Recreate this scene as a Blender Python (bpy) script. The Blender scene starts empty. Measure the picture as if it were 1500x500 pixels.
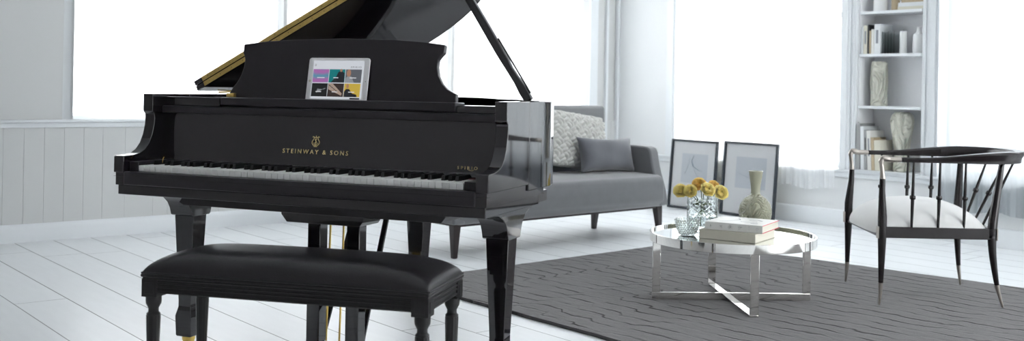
import bpy, bmesh, math, random
from mathutils import Vector, Matrix, Euler
random.seed(7)
sin, cos, pi = math.sin, math.cos, math.pi
scn = bpy.context.scene
col = scn.collection

# ------------------------------------------------------------------ camera, world, light, exposure
cam = bpy.data.cameras.new('camera'); camo = bpy.data.objects.new('camera', cam); col.objects.link(camo)
cam.sensor_width = 36; cam.lens = 36.07; cam.shift_y = -119/1500.0; cam.clip_start = .05
camo.location = (0, 0, 1.01)
camo.rotation_euler = (Matrix.Rotation(pi/2, 3, 'X') @ Matrix.Rotation(.018, 3, 'Z')).to_euler()
cam.dof.use_dof = True; cam.dof.focus_distance = 4.0; cam.dof.aperture_fstop = 3.6
scn.camera = camo
w = bpy.data.worlds.new('sky'); scn.world = w; w.use_nodes = True
w.node_tree.nodes['Background'].inputs[0].default_value = (.965, .985, 1.0, 1)
w.node_tree.nodes['Background'].inputs[1].default_value = 8.4
scn.view_settings.view_transform = 'Standard'; scn.view_settings.look = 'None'
scn.view_settings.exposure = 0.0; scn.view_settings.gamma = 1; scn.view_settings.use_curve_mapping = False

# ------------------------------------------------------------------ materials
def newmat(name):
    m = bpy.data.materials.new(name); m.use_nodes = True
    nt = m.node_tree; return m, nt, nt.nodes['Principled BSDF']
def mat(name, c, rough=.5, metal=0, spec=.5, coat=0, sheen=0, noise=0, nscale=40, bump=0, bscale=60, trans=0, ior=1.5, stretch=None):
    m, nt, b = newmat(name)
    b.inputs['Base Color'].default_value = (*c, 1); b.inputs['Roughness'].default_value = rough
    b.inputs['Metallic'].default_value = metal; b.inputs['Specular IOR Level'].default_value = spec
    b.inputs['Coat Weight'].default_value = coat; b.inputs['Coat Roughness'].default_value = .03
    b.inputs['Sheen Weight'].default_value = sheen; b.inputs['Transmission Weight'].default_value = trans
    b.inputs['IOR'].default_value = ior
    tc = nt.nodes.new('ShaderNodeTexCoord'); src = tc.outputs['Object']
    if stretch:
        mp = nt.nodes.new('ShaderNodeMapping'); mp.inputs['Scale'].default_value = stretch
        nt.links.new(src, mp.inputs[0]); src = mp.outputs[0]
    if noise:
        n = nt.nodes.new('ShaderNodeTexNoise'); n.inputs['Scale'].default_value = nscale; n.inputs['Detail'].default_value = 4
        nt.links.new(src, n.inputs['Vector'])
        r = nt.nodes.new('ShaderNodeMix'); r.data_type = 'RGBA'
        r.inputs[6].default_value = (*[max(0, x*(1-noise)) for x in c], 1); r.inputs[7].default_value = (*[min(1, x*(1+noise)) for x in c], 1)
        nt.links.new(n.outputs['Fac'], r.inputs[0]); nt.links.new(r.outputs[2], b.inputs['Base Color'])
    if bump:
        n = nt.nodes.new('ShaderNodeTexNoise'); n.inputs['Scale'].default_value = bscale; n.inputs['Detail'].default_value = 3
        nt.links.new(src, n.inputs['Vector'])
        bp = nt.nodes.new('ShaderNodeBump'); bp.inputs['Strength'].default_value = bump; bp.inputs['Distance'].default_value = .004
        nt.links.new(n.outputs['Fac'], bp.inputs['Height']); nt.links.new(bp.outputs[0], b.inputs['Normal'])
    return m
M = {}
M['ebony'] = mat('ebony_polish', (.0065, .005, .007), .04, spec=.92, noise=.2)
M['satin'] = mat('ebony_satin', (.018, .0155, .019), .28, spec=.5, noise=.15, bump=.02, bscale=200)
M['benchwood'] = mat('bench_lacquer', (.007, .006, .0068), .30, spec=.4, noise=.3, nscale=20)
M['leather'] = mat('bench_leather', (.009, .0075, .0095), .36, spec=.5, bump=.25, bscale=220, noise=.1)
M['ivory'] = mat('key_white', (.93, .94, .91), .3, noise=.03)
M['blackkey'] = mat('key_black', (.006, .006, .007), .3)
M['felt'] = mat('key_felt', (.06, .01, .012), .9, noise=.2)
M['gold'] = mat('brass', (.78, .56, .16), .28, metal=1, noise=.15)
M['goldleaf'] = mat('brass_hinge_strip', (.72, .52, .17), .42, metal=.7, noise=.2, nscale=90)
M['inlay'] = mat('gold_inlay', (.92, .74, .36), .45, metal=.1, noise=.05)
M['plate'] = mat('iron_plate_bronze', (.05, .036, .02), .5, metal=.3, noise=.2)
M['sound'] = mat('soundboard_spruce', (.07, .045, .025), .6, noise=.2, stretch=(30, 1, 1))
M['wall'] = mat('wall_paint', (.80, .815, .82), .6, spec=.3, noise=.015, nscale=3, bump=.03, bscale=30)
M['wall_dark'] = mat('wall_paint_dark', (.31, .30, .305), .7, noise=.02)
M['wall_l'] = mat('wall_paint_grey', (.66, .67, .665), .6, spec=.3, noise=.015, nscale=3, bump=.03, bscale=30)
M['trim'] = mat('trim_paint', (.80, .83, .85), .4, noise=.01)
M['ceil'] = mat('ceiling_paint', (.85, .86, .87), .8, noise=.01)
M['shelf'] = mat('shelf_paint', (.90, .91, .93), .5, noise=.01)
M['sofa'] = mat('grey_velvet', (.150, .155, .163), .8, spec=.2, sheen=.5, noise=.12, nscale=14, bump=.08, bscale=300)
M['lumbar'] = mat('grey_velvet_pillow', (.125, .13, .145), .75, spec=.2, sheen=.5, noise=.15, nscale=12, bump=.1, bscale=150)
M['knit'] = mat('cream_knit', (.66, .66, .63), .9, spec=.1, noise=.06, nscale=50, bump=.3, bscale=260)
M['darkwood'] = mat('dark_wood_leg', (.022, .015, .016), .3, noise=.3, stretch=(1, 1, .2))
M['chairwood'] = mat('chair_black_lacquer', (.010, .006, .007), .22, spec=.5, noise=.3)
M['nickel'] = mat('brushed_nickel', (.46, .42, .38), .33, metal=1, noise=.05)
M['chrome'] = mat('polished_chrome', (.82, .80, .77), .05, metal=1, noise=.02)
M['mirror'] = mat('mirror_top', (.90, .93, .93), .02, metal=1, noise=.005)
M['seat'] = mat('white_upholstery', (.72, .72, .71), .85, spec=.2, sheen=.2, noise=.02, bump=.08, bscale=300)
M['frame'] = mat('black_frame', (.018, .024, .034), .35, noise=.2)
M['mat_board'] = mat('mount_board', (.93, .945, .96), .7, noise=.01)
M['petal'] = mat('rose_petal', (1.0, .73, .24), .6, spec=.2, sheen=.2, noise=.22, nscale=22)
M['petal2'] = mat('rose_petal_orange', (1.0, .55, .13), .6, spec=.2, sheen=.2, noise=.25, nscale=20)
for _k in ('petal', 'petal2'):
    _b = M[_k].node_tree.nodes['Principled BSDF']; _b.inputs['Subsurface Weight'].default_value = .2; _b.inputs['Subsurface Radius'].default_value = (1, .7, .35); _b.inputs['Subsurface Scale'].default_value = .02
M['stem'] = mat('green_stem', (.07, .12, .03), .5, noise=.3)
M['glass'] = mat('clear_glass', (.95, .98, .98), .02, trans=1, ior=1.45)
M['cutglass'] = mat('green_tinted_glass', (.95, .985, .975), .04, trans=1, ior=1.45)
M['paper'] = mat('page_edges', (.68, .65, .56), .85, noise=.12, nscale=8, stretch=(1, 1, 120))
M['bookwhite'] = mat('book_cover_white', (.74, .74, .71), .5, noise=.04)
M['bookcream'] = mat('book_cover_cream', (.52, .49, .41), .6, noise=.06)
M['bookred'] = mat('book_red_edge', (.62, .04, .07), .5, noise=.1)
M['ink'] = mat('black_ink', (.012, .011, .012), .7, noise=.1)
M['inkgrey'] = mat('grey_ink', (.25, .27, .30), .8, noise=.2)
M['greybook'] = mat('book_grey', (.34, .35, .35), .6, noise=.08)
M['palebook'] = mat('book_pale', (.74, .77, .78), .6, noise=.05)
M['creambook2'] = mat('book_cream_light', (.68, .66, .56), .6, noise=.05)
M['tanbook'] = mat('book_tan', (.48, .39, .26), .6, noise=.08)
M['blackbook'] = mat('book_black', (.02, .022, .025), .5, noise=.2)
M['candle'] = mat('candle_wax', (.78, .79, .79), .5, noise=.02)
M['wick'] = mat('wick', (.05, .045, .04), .9, noise=.2)
M['tablet'] = mat('tablet_white', (.93, .93, .93), .25, noise=.01)
M['hole'] = mat('dark_recess', (.003, .003, .003), .9, noise=.2)

def emit(name, c, s=1.0, wave=None):
    m, nt, b = newmat(name)
    b.inputs['Base Color'].default_value = (.01, .01, .01, 1); b.inputs['Roughness'].default_value = .3
    b.inputs['Emission Color'].default_value = (*c, 1); b.inputs['Emission Strength'].default_value = s
    if wave:
        tc = nt.nodes.new('ShaderNodeTexCoord')
        wv = nt.nodes.new('ShaderNodeTexWave'); wv.wave_type = 'RINGS'; wv.inputs['Scale'].default_value = wave[0]; wv.inputs['Distortion'].default_value = wave[1]
        wv.inputs['Detail'].default_value = 2; nt.links.new(tc.outputs['Object'], wv.inputs['Vector'])
        rp = nt.nodes.new('ShaderNodeValToRGB'); rp.color_ramp.elements[0].color = (*wave[2], 1); rp.color_ramp.elements[1].color = (*wave[3], 1)
        nt.links.new(wv.outputs['Fac'], rp.inputs[0]); nt.links.new(rp.outputs[0], b.inputs['Emission Color'])
    return m

def relief(name, c, scale, dist, strength, rough=.25, aniso=(1, 1, 1), depth=.006):
    m = mat(name, c, rough, noise=.10, nscale=12); nt = m.node_tree; b = nt.nodes['Principled BSDF']
    tc = nt.nodes.new('ShaderNodeTexCoord'); mp = nt.nodes.new('ShaderNodeMapping'); mp.inputs['Scale'].default_value = aniso
    nt.links.new(tc.outputs['Object'], mp.inputs[0])
    wv = nt.nodes.new('ShaderNodeTexNoise'); wv.inputs['Scale'].default_value = scale; wv.inputs['Detail'].default_value = 0; wv.inputs['Distortion'].default_value = .8
    nt.links.new(mp.outputs[0], wv.inputs['Vector'])
    ml = nt.nodes.new('ShaderNodeMath'); ml.operation = 'MULTIPLY'; ml.inputs[1].default_value = dist*6.283; nt.links.new(wv.outputs['Fac'], ml.inputs[0])
    sn = nt.nodes.new('ShaderNodeMath'); sn.operation = 'SINE'; nt.links.new(ml.outputs[0], sn.inputs[0])
    bp = nt.nodes.new('ShaderNodeBump'); bp.inputs['Strength'].default_value = strength; bp.inputs['Distance'].default_value = depth
    nt.links.new(sn.outputs[0], bp.inputs['Height']); nt.links.new(bp.outputs[0], b.inputs['Normal'])
    return m
M['celadon'] = relief('celadon_swirl_relief', (.37, .37, .27), 22, 7, 1.0, depth=.003)
M['celadon_plain'] = mat('celadon_glaze', (.37, .37, .28), .25, noise=.06)
M['white_relief'] = relief('pale_carved_ceramic', (.70, .70, .60), 14, 6, 1.0, .4, (1, 1, .45), .008)

def floor_mat():
    m, nt, b = newmat('white_painted_boards')
    tc = nt.nodes.new('ShaderNodeTexCoord'); sp = nt.nodes.new('ShaderNodeSeparateXYZ'); nt.links.new(tc.outputs['Object'], sp.inputs[0])
    def mth(op, a, bb=None, c=None):
        n = nt.nodes.new('ShaderNodeMath'); n.operation = op
        for i, v in enumerate((a, bb, c)):
            if v is None: continue
            if isinstance(v, (int, float)): n.inputs[i].default_value = v
            else: nt.links.new(v, n.inputs[i])
        return n.outputs[0]
    # floor object: x along the boards, y across them
    yb = mth('DIVIDE', sp.outputs['Y'], .2285)
    yo = mth('ADD', yb, .12)
    fr = mth('FRACT', yo); idx = mth('FLOOR', yo)
    gap = mth('LESS_THAN', mth('ABSOLUTE', mth('SUBTRACT', fr, .5)), .4890)
    wn = nt.nodes.new('ShaderNodeTexWhiteNoise'); wn.noise_dimensions = '1D'; nt.links.new(idx, wn.inputs['W'])
    xo = mth('ADD', mth('DIVIDE', sp.outputs['X'], 3.1), wn.outputs['Value'])
    xg = mth('LESS_THAN', mth('ABSOLUTE', mth('SUBTRACT', mth('FRACT', xo), .5)), .4993)
    g = mth('MULTIPLY', gap, xg)
    n = nt.nodes.new('ShaderNodeTexNoise'); n.inputs['Scale'].default_value = 5; n.inputs['Detail'].default_value = 5
    mp = nt.nodes.new('ShaderNodeMapping'); mp.inputs['Scale'].default_value = (1, 6, 1); nt.links.new(tc.outputs['Object'], mp.inputs[0]); nt.links.new(mp.outputs[0], n.inputs['Vector'])
    tint = mth('MULTIPLY_ADD', n.outputs['Fac'], .10, .93)
    tint = mth('MULTIPLY', tint, mth('MULTIPLY_ADD', wn.outputs['Value'], .05, .95))
    # how dark each gap is varies from board to board
    wn2 = nt.nodes.new('ShaderNodeTexWhiteNoise'); wn2.noise_dimensions = '1D'; nt.links.new(mth('ROUND', yo), wn2.inputs['W'])
    gd = mth('MULTIPLY_ADD', wn2.outputs['Value'], .30, .12)
    v = mth('MAXIMUM', g, gd); v = mth('MULTIPLY', v, tint)
    cm = nt.nodes.new('ShaderNodeVectorMath'); cm.operation = 'SCALE'; cm.inputs[0].default_value = (.86, .885, .90)
    nt.links.new(v, cm.inputs['Scale']); nt.links.new(cm.outputs[0], b.inputs['Base Color'])
    b.inputs['Roughness'].default_value = .34; b.inputs['Specular IOR Level'].default_value = .5
    bp = nt.nodes.new('ShaderNodeBump'); bp.inputs['Strength'].default_value = .5; bp.inputs['Distance'].default_value = .003
    h = mth('MULTIPLY_ADD', n.outputs['Fac'], .10, g)
    nt.links.new(h, bp.inputs['Height']); nt.links.new(bp.outputs[0], b.inputs['Normal'])
    return m
M['floor'] = floor_mat()

def rug_mat():
    m, nt, b = newmat('grey_carved_wool')
    N_ = nt.nodes; Lk = nt.links
    def mth(op, a, bb=None, c=None):
        n = N_.new('ShaderNodeMath'); n.operation = op
        for i, v in enumerate((a, bb, c)):
            if v is None: continue
            if isinstance(v, (int, float)): n.inputs[i].default_value = v
            else: Lk.new(v, n.inputs[i])
        return n.outputs[0]
    tc = N_.new('ShaderNodeTexCoord')
    nz = N_.new('ShaderNodeTexNoise'); nz.inputs['Scale'].default_value = 9; nz.inputs['Detail'].default_value = 3; Lk.new(tc.outputs['Object'], nz.inputs['Vector'])
    sub = N_.new('ShaderNodeVectorMath'); sub.operation = 'SUBTRACT'; sub.inputs[1].default_value = (.5, .5, .5); Lk.new(nz.outputs['Color'], sub.inputs[0])
    sc = N_.new('ShaderNodeVectorMath'); sc.operation = 'SCALE'; sc.inputs['Scale'].default_value = .07; Lk.new(sub.outputs[0], sc.inputs[0])
    ad = N_.new('ShaderNodeVectorMath'); ad.operation = 'ADD'; Lk.new(tc.outputs['Object'], ad.inputs[0]); Lk.new(sc.outputs[0], ad.inputs[1])
    sp = N_.new('ShaderNodeSeparateXYZ'); Lk.new(ad.outputs[0], sp.inputs[0])
    cx = mth('DIVIDE', sp.outputs['X'], .21); ci = mth('FLOOR', cx); cf = mth('FRACT', cx)
    w0 = N_.new('ShaderNodeTexWhiteNoise'); w0.noise_dimensions = '1D'; Lk.new(ci, w0.inputs['W'])
    w1 = N_.new('ShaderNodeTexWhiteNoise'); w1.noise_dimensions = '1D'; Lk.new(mth('ADD', ci, 1), w1.inputs['W'])
    # offset slides from one column to the next over the last quarter of the column: a slanting jog
    tt = N_.new('ShaderNodeMapRange'); tt.interpolation_type = 'SMOOTHSTEP'; tt.inputs[1].default_value = .8; tt.inputs[2].default_value = 1; Lk.new(cf, tt.inputs[0])
    off = mth('ADD', mth('MULTIPLY', w0.outputs['Value'], mth('SUBTRACT', 1, tt.outputs[0])), mth('MULTIPLY', w1.outputs['Value'], tt.outputs[0]))
    row = mth('ADD', mth('DIVIDE', sp.outputs['Y'], .105), mth('MULTIPLY', off, .9))
    fy = mth('ABSOLUTE', mth('SUBTRACT', mth('FRACT', row), .5))
    line = N_.new('ShaderNodeMapRange'); line.interpolation_type = 'SMOOTHSTEP'; line.inputs[1].default_value = .0; line.inputs[2].default_value = .13; line.inputs[3].default_value = 1; line.inputs[4].default_value = 0
    Lk.new(fy, line.inputs[0])
    nm = N_.new('ShaderNodeTexNoise'); nm.inputs['Scale'].default_value = 4.5; nm.inputs['Detail'].default_value = 2; Lk.new(tc.outputs['Object'], nm.inputs['Vector'])
    mk = N_.new('ShaderNodeMapRange'); mk.inputs[1].default_value = .40; mk.inputs[2].default_value = .58; mk.inputs[3].default_value = .12; Lk.new(nm.outputs['Fac'], mk.inputs[0])
    ln = mth('MULTIPLY', line.outputs[0], mk.outputs[0])
    n2 = N_.new('ShaderNodeTexNoise'); n2.inputs['Scale'].default_value = 45; n2.inputs['Detail'].default_value = 6; n2.inputs['Roughness'].default_value = .7
    mp = N_.new('ShaderNodeMapping'); mp.inputs['Scale'].default_value = (.25, 1, 1); Lk.new(tc.outputs['Object'], mp.inputs[0]); Lk.new(mp.outputs[0], n2.inputs['Vector'])
    rr = N_.new('ShaderNodeMapRange'); rr.inputs[3].default_value = .45; rr.inputs[4].default_value = 1.5; Lk.new(n2.outputs['Fac'], rr.inputs[0])
    v = mth('MULTIPLY', rr.outputs[0], mth('SUBTRACT', 1, mth('MULTIPLY', ln, .85)))
    vm = N_.new('ShaderNodeVectorMath'); vm.operation = 'SCALE'; vm.inputs[0].default_value = (.108, .104, .105); Lk.new(v, vm.inputs['Scale']); Lk.new(vm.outputs[0], b.inputs['Base Color'])
    b.inputs['Roughness'].default_value = .95; b.inputs['Specular IOR Level'].default_value = .1; b.inputs['Sheen Weight'].default_value = .2
    hh = mth('SUBTRACT', mth('MULTIPLY', n2.outputs['Fac'], .5), ln)
    bp = N_.new('ShaderNodeBump'); bp.inputs['Strength'].default_value = .9; bp.inputs['Distance'].default_value = .009
    Lk.new(hh, bp.inputs['Height']); Lk.new(bp.outputs[0], b.inputs['Normal'])
    return m
M['rug'] = rug_mat()

def sheer(name, fac=.5, c=(.95, .965, .975)):
    m = bpy.data.materials.new(name); m.use_nodes = True; nt = m.node_tree; nt.nodes.clear()
    o = nt.nodes.new('ShaderNodeOutputMaterial'); t = nt.nodes.new('ShaderNodeBsdfTransparent'); t.inputs[0].default_value = (1, 1, 1, 1)
    tl = nt.nodes.new('ShaderNodeBsdfTranslucent'); tl.inputs[0].default_value = (*c, 1); d = nt.nodes.new('ShaderNodeBsdfDiffuse'); d.inputs[0].default_value = (*c, 1)
    m1 = nt.nodes.new('ShaderNodeMixShader'); m1.inputs[0].default_value = .45; nt.links.new(tl.outputs[0], m1.inputs[1]); nt.links.new(d.outputs[0], m1.inputs[2])
    m2 = nt.nodes.new('ShaderNodeMixShader')
    tc = nt.nodes.new('ShaderNodeTexCoord'); mp = nt.nodes.new('ShaderNodeMapping'); mp.inputs['Scale'].default_value = (60, 60, .6)
    n = nt.nodes.new('ShaderNodeTexNoise'); n.inputs['Scale'].default_value = 1; nt.links.new(tc.outputs['Object'], mp.inputs[0]); nt.links.new(mp.outputs[0], n.inputs['Vector'])
    r = nt.nodes.new('ShaderNodeMapRange'); r.inputs[3].default_value = fac-.08; r.inputs[4].default_value = fac+.08; nt.links.new(n.outputs['Fac'], r.inputs[0])
    nt.links.new(r.outputs[0], m2.inputs[0]); nt.links.new(t.outputs[0], m2.inputs[1]); nt.links.new(m1.outputs[0], m2.inputs[2]); nt.links.new(m2.outputs[0], o.inputs[0])
    return m
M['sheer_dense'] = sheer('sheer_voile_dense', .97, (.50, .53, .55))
M['sheer'] = sheer('sheer_voile', .80)
def pane():
    m = bpy.data.materials.new('window_glass'); m.use_nodes = True; nt = m.node_tree; nt.nodes.clear()
    o = nt.nodes.new('ShaderNodeOutputMaterial'); t = nt.nodes.new('ShaderNodeBsdfTransparent'); g = nt.nodes.new('ShaderNodeBsdfGlossy'); g.inputs['Roughness'].default_value = .02
    f = nt.nodes.new('ShaderNodeFresnel'); f.inputs[0].default_value = 1.3; mx = nt.nodes.new('ShaderNodeMixShader')
    nt.links.new(f.outputs[0], mx.inputs[0]); nt.links.new(t.outputs[0], mx.inputs[1]); nt.links.new(g.outputs[0], mx.inputs[2]); nt.links.new(mx.outputs[0], o.inputs[0])
    return m
M['pane'] = pane()

# ------------------------------------------------------------------ mesh helpers
def cr(P, n=8, closed=False):
    P = [Vector(p) for p in P]; out = []
    Q = ([P[-1]]+P+[P[0], P[1]]) if closed else ([2*P[0]-P[1]]+P+[2*P[-1]-P[-2]])
    for i in range(1, len(Q)-2):
        for k in range(n):
            t = k/n; a, b, c, d = Q[i-1:i+3]
            out.append(.5*((2*b)+(c-a)*t+(2*a-5*b+4*c-d)*t*t+(-a+3*b-3*c+d)*t**3))
    if not closed: out.append(P[-1])
    return out

class MB:
    def __init__(s): s.bm = bmesh.new()
    def quadbox(s, c):     # 8 corners: bottom 4, top 4
        v = [s.bm.verts.new(p) for p in c]
        for f in ((3,2,1,0),(4,5,6,7),(0,1,5,4),(1,2,6,5),(2,3,7,6),(3,0,4,7)): s.bm.faces.new([v[i] for i in f])
        return s
    def box(s, x0, x1, y0, y1, z0, z1):
        x0, x1 = sorted((x0, x1)); y0, y1 = sorted((y0, y1)); z0, z1 = sorted((z0, z1))
        return s.quadbox([(x0,y0,z0),(x1,y0,z0),(x1,y1,z0),(x0,y1,z0),(x0,y0,z1),(x1,y0,z1),(x1,y1,z1),(x0,y1,z1)])
    def prism(s, poly, fn, a, b):   # fn(p, q, t) -> 3-D point ; poly of (p, q)
        A = [s.bm.verts.new(fn(p[0], p[1], a)) for p in poly]; B = [s.bm.verts.new(fn(p[0], p[1], b)) for p in poly]
        n = len(poly)
        fs = [s.bm.faces.new(A), s.bm.faces.new(B[::-1])]
        for i in range(n): s.bm.faces.new((A[(i+1) % n], A[i], B[i], B[(i+1) % n]))
        return s
    def rings(s, R, cap=True, closed=False):
        V = [[s.bm.verts.new(p) for p in r] for r in R]; n = len(V[0])
        for i in range(len(V)-1 if not closed else len(V)):
            a, b = V[i], V[(i+1) % len(V)]
            for k in range(n): s.bm.faces.new((a[k], a[(k+1) % n], b[(k+1) % n], b[k]))
        if cap and not closed: s.bm.faces.new(V[0][::-1]); s.bm.faces.new(V[-1])
        return s
    def lathe(s, prof, c=(0, 0, 0), seg=32, rf=None, cap=True):
        R = []
        for r, z in prof:
            ring = []
            for k in range(seg):
                a = 2*pi*k/seg; rr = max(r, 1e-4)*(rf(a, z) if rf else 1)
                ring.append((c[0]+rr*cos(a), c[1]+rr*sin(a), c[2]+z))
            R.append(ring)
        return s.rings(R, cap)
    def tube(s, pts, rad, seg=12, sx=1, sy=1, cap=True):
        pts = [Vector(p) for p in pts]; R = []
        if not isinstance(rad, (list, tuple)): rad = [rad]*len(pts)
        up = Vector((0, 0, 1)); prev = None
        for i, p in enumerate(pts):
            t = (pts[min(i+1, len(pts)-1)]-pts[max(i-1, 0)]).normalized()
            if prev is None:
                a = up if abs(t.z) < .9 else Vector((1, 0, 0)); x = t.cross(a).normalized()
            else: x = (prev-t*prev.dot(t)).normalized()
            prev = x; y = t.cross(x)
            R.append([p+x*(rad[i]*sx*cos(2*pi*k/seg))+y*(rad[i]*sy*sin(2*pi*k/seg)) for k in range(seg)])
        return s.rings(R, cap)
    def ball(s, c, r, seg=8):
        bmesh.ops.create_icosphere(s.bm, subdivisions=1 if seg < 10 else 2, radius=r, matrix=Matrix.Translation(c)); return s
    def build(s, name, m, parent=None, bevel=0, seg=2, smooth=True, xf=None, ang=35, sub=0):
        bm = s.bm
        if xf: bmesh.ops.transform(bm, matrix=xf, verts=bm.verts)
        bmesh.ops.recalc_face_normals(bm, faces=bm.faces)
        if smooth:
            for f in bm.faces: f.smooth = True
            for e in bm.edges:
                if len(e.link_faces) == 2 and e.calc_face_angle(0) > math.radians(ang): e.smooth = False
        me = bpy.data.meshes.new(name); bm.to_mesh(me); bm.free()
        me.materials.append(m)
        o = bpy.data.objects.new(name, me); col.objects.link(o)
        if parent: o.parent = parent
        if bevel:
            b = o.modifiers.new('bevel', 'BEVEL'); b.width = bevel; b.segments = seg; b.limit_method = 'ANGLE'; b.angle_limit = math.radians(40); b.harden_normals = False
        if sub: q = o.modifiers.new('sub', 'SUBSURF'); q.levels = sub; q.render_levels = sub
        return o
def thing(name, label, cat, loc=(0, 0, 0), rz=0, group=None):
    o = bpy.data.objects.new(name, None); col.objects.link(o); o.location = loc; o.rotation_euler = (0, 0, rz); o.empty_display_size = .1
    return tag(o, label, cat, group)
def tag(o, label, cat, group=None, kind=None):
    o['label'] = label; o['category'] = cat
    if group: o['group'] = group
    if kind: o['kind'] = kind
    return o
def struct(o, label=None, cat=None):
    o['kind'] = 'structure'
    if label: o['label'] = label
    if cat: o['category'] = cat
    return o
def place(o, frame): o.matrix_world = frame; return o

# ------------------------------------------------------------------ the room
RF = .6900
LF = Matrix.Translation((-3.15, 6.32, 0)) @ Matrix.Rotation(RF, 4, 'Z')                 # along the left wall, y into the wall
SF = Matrix.Translation((1.48, 9.15, 0)) @ Matrix.Rotation(RF-pi/2, 4, 'Z')            # along the shelf wall, y into the wall
CL, CS = 5.375, -.763       # the corner in each frame
HC = 3.2; TW, DR = 8.6, 8.6
def wall_with_openings(name, x0, x1, zt, ops, frame, th=.28):
    m = MB(); xs = sorted(ops); cur = x0
    for a, b, z0, z1 in xs:
        m.box(cur, a, 0, th, 0, zt); m.box(a, b, 0, th, 0, z0); m.box(a, b, 0, th, z1, zt); cur = b
    m.box(cur, x1, 0, th, 0, zt)
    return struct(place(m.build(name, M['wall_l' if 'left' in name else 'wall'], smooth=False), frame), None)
LW = [(.43, 1.90), (1.93, 3.43), (3.46, 5.0)]
ZS, ZSL, ZT = .445, .76, 2.85
wl = wall_with_openings('wall_left', CL-DR, CL+.28, HC, [(a, b, ZSL, ZT) for a, b in LW], LF); wl['label'] = 'pale grey wall with wainscot and curtained windows behind the piano'
SW = [(0.0, 1.66), (2.44, 4.30), (4.75, 6.55), (6.9, 8.35)]
ws = wall_with_openings('wall_back', CS, TW, HC, [(a, b, ZS, ZT) for a, b in SW]+[(1.785, 2.31, ZS, 2.62)], SF); ws['label'] = 'white wall with curtained windows and a recessed shelf'
BW = [(-6.5, -4.4), (-2.6, -.6)]
m = MB(); fr = SF @ Matrix.Translation((0, -DR, 0))
# side behind the camera (wall parallel to the shelf wall) with two windows
bw = MB(); cur = CS
for a, b in []:
    bw.box(cur, a, -.2, 0, 0, HC); bw.box(a, b, -.2, 0, 0, .8); bw.box(a, b, -.2, 0, 2.6, HC); cur = b
bw.box(cur, TW, -.2, 0, 0, HC)
struct(place(bw.build('wall_front', M['wall_dark'], smooth=False), fr))
rw = MB(); cur = -DR-.2
RW = [(-3.2, -.8)]
for a, b in RW:
    rw.box(TW, TW+.2, cur, a, 0, HC); rw.box(TW, TW+.2, a, b, 0, .5); rw.box(TW, TW+.2, a, b, 2.95, HC); cur = b
rw.box(TW, TW+.2, cur, .28, 0, HC)
struct(place(rw.build('wall_right', M['wall'], smooth=False), SF))
fl = MB(); fl.box(CS, TW, -DR, 0, -.1, 0)
struct(place(fl.build('floor', M['floor'], smooth=False), SF), 'white painted wide floorboards with thin dark gaps')
ce = MB(); ce.box(CS-.28, TW+.2, -DR-.2, .28, HC, HC+.1)
struct(place(ce.build('ceiling', M['ceil'], smooth=False), SF))

# wainscot boards on the left wall: tongue-and-groove panelling
wc = MB(); x = CL-DR; rnd = random.Random(3)
while x < CL-.02:
    wd = rnd.choice((.10, .145, .19, .12)); x1 = min(x+wd, CL-.012)
    wc.box(x+.0014, x1-.0014, -.014, 0, .10, ZSL-.03); x = x1
wc.box(CL-DR, CL-.012, -.0115, 0, .10, ZSL-.03)
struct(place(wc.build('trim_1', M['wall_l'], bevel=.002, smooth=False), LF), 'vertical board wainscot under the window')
sl = MB(); sl.box(CL-DR, 5.14, -.045, 0, ZSL-.012, ZSL+.006); sl.box(CL-DR, 5.12, -.025, 0, ZSL-.045, ZSL-.012)
struct(place(sl.build('trim_2', M['trim'], bevel=.004), LF))
bl = MB(); bl.prism([(-.03, 0), (-.03, .085), (-.026, .10), (-.018, .112), (-.006, .118), (0, .118), (0, 0)], lambda p, q, t: (t, p, q), CL-DR, CL-.03)
struct(place(bl.build('baseboard_left', M['trim']), LF))
bs = MB(); bs.prism([(-.022, 0), (-.022, .112), (-.018, .124), (-.006, .132), (0, .132), (0, 0)], lambda p, q, t: (t, p, q), CS, TW)
struct(place(bs.build('baseboard_back', M['trim']), SF))
ss = MB(); ss.box(CS, TW, -.036, 0, ZS-.022, ZS); ss.box(CS, TW, -.02, 0, ZS-.06, ZS-.022)
struct(place(ss.build('trim_3', M['trim'], bevel=.005), SF))
# casings beside windows, the corner moulding and the bookcase surround
for i, (x0, x1, d) in enumerate([(-.12, -.015, .025), (1.655, 1.735, .03), (1.735, 1.785, .018), (2.31, 2.36, .018), (2.36, 2.44, .03)]):
    c_ = MB(); c_.box(x0, x1, -d, 0, ZS, HC); c_.box(x0+.02, x1-.02, -d-.008, -d, ZS, HC)
    struct(place(c_.build('trim_%d' % (4+i), M['trim'], bevel=.003), SF))
c_ = MB(); c_.box(CS+.0, CS+.04, -.035, 0, 0, HC)
struct(place(c_.build('trim_9', M['trim'], bevel=.008), SF))
c_ = MB(); c_.box(.36, .43, -.0, .02, ZSL, ZT); c_.box(5.0, 5.10, -.02, 0, ZSL, HC); c_.box(5.2, 5.23, -.03, 0, 0.13, HC)
struct(place(c_.build('trim_10', M['trim'], bevel=.004), LF))
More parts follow.
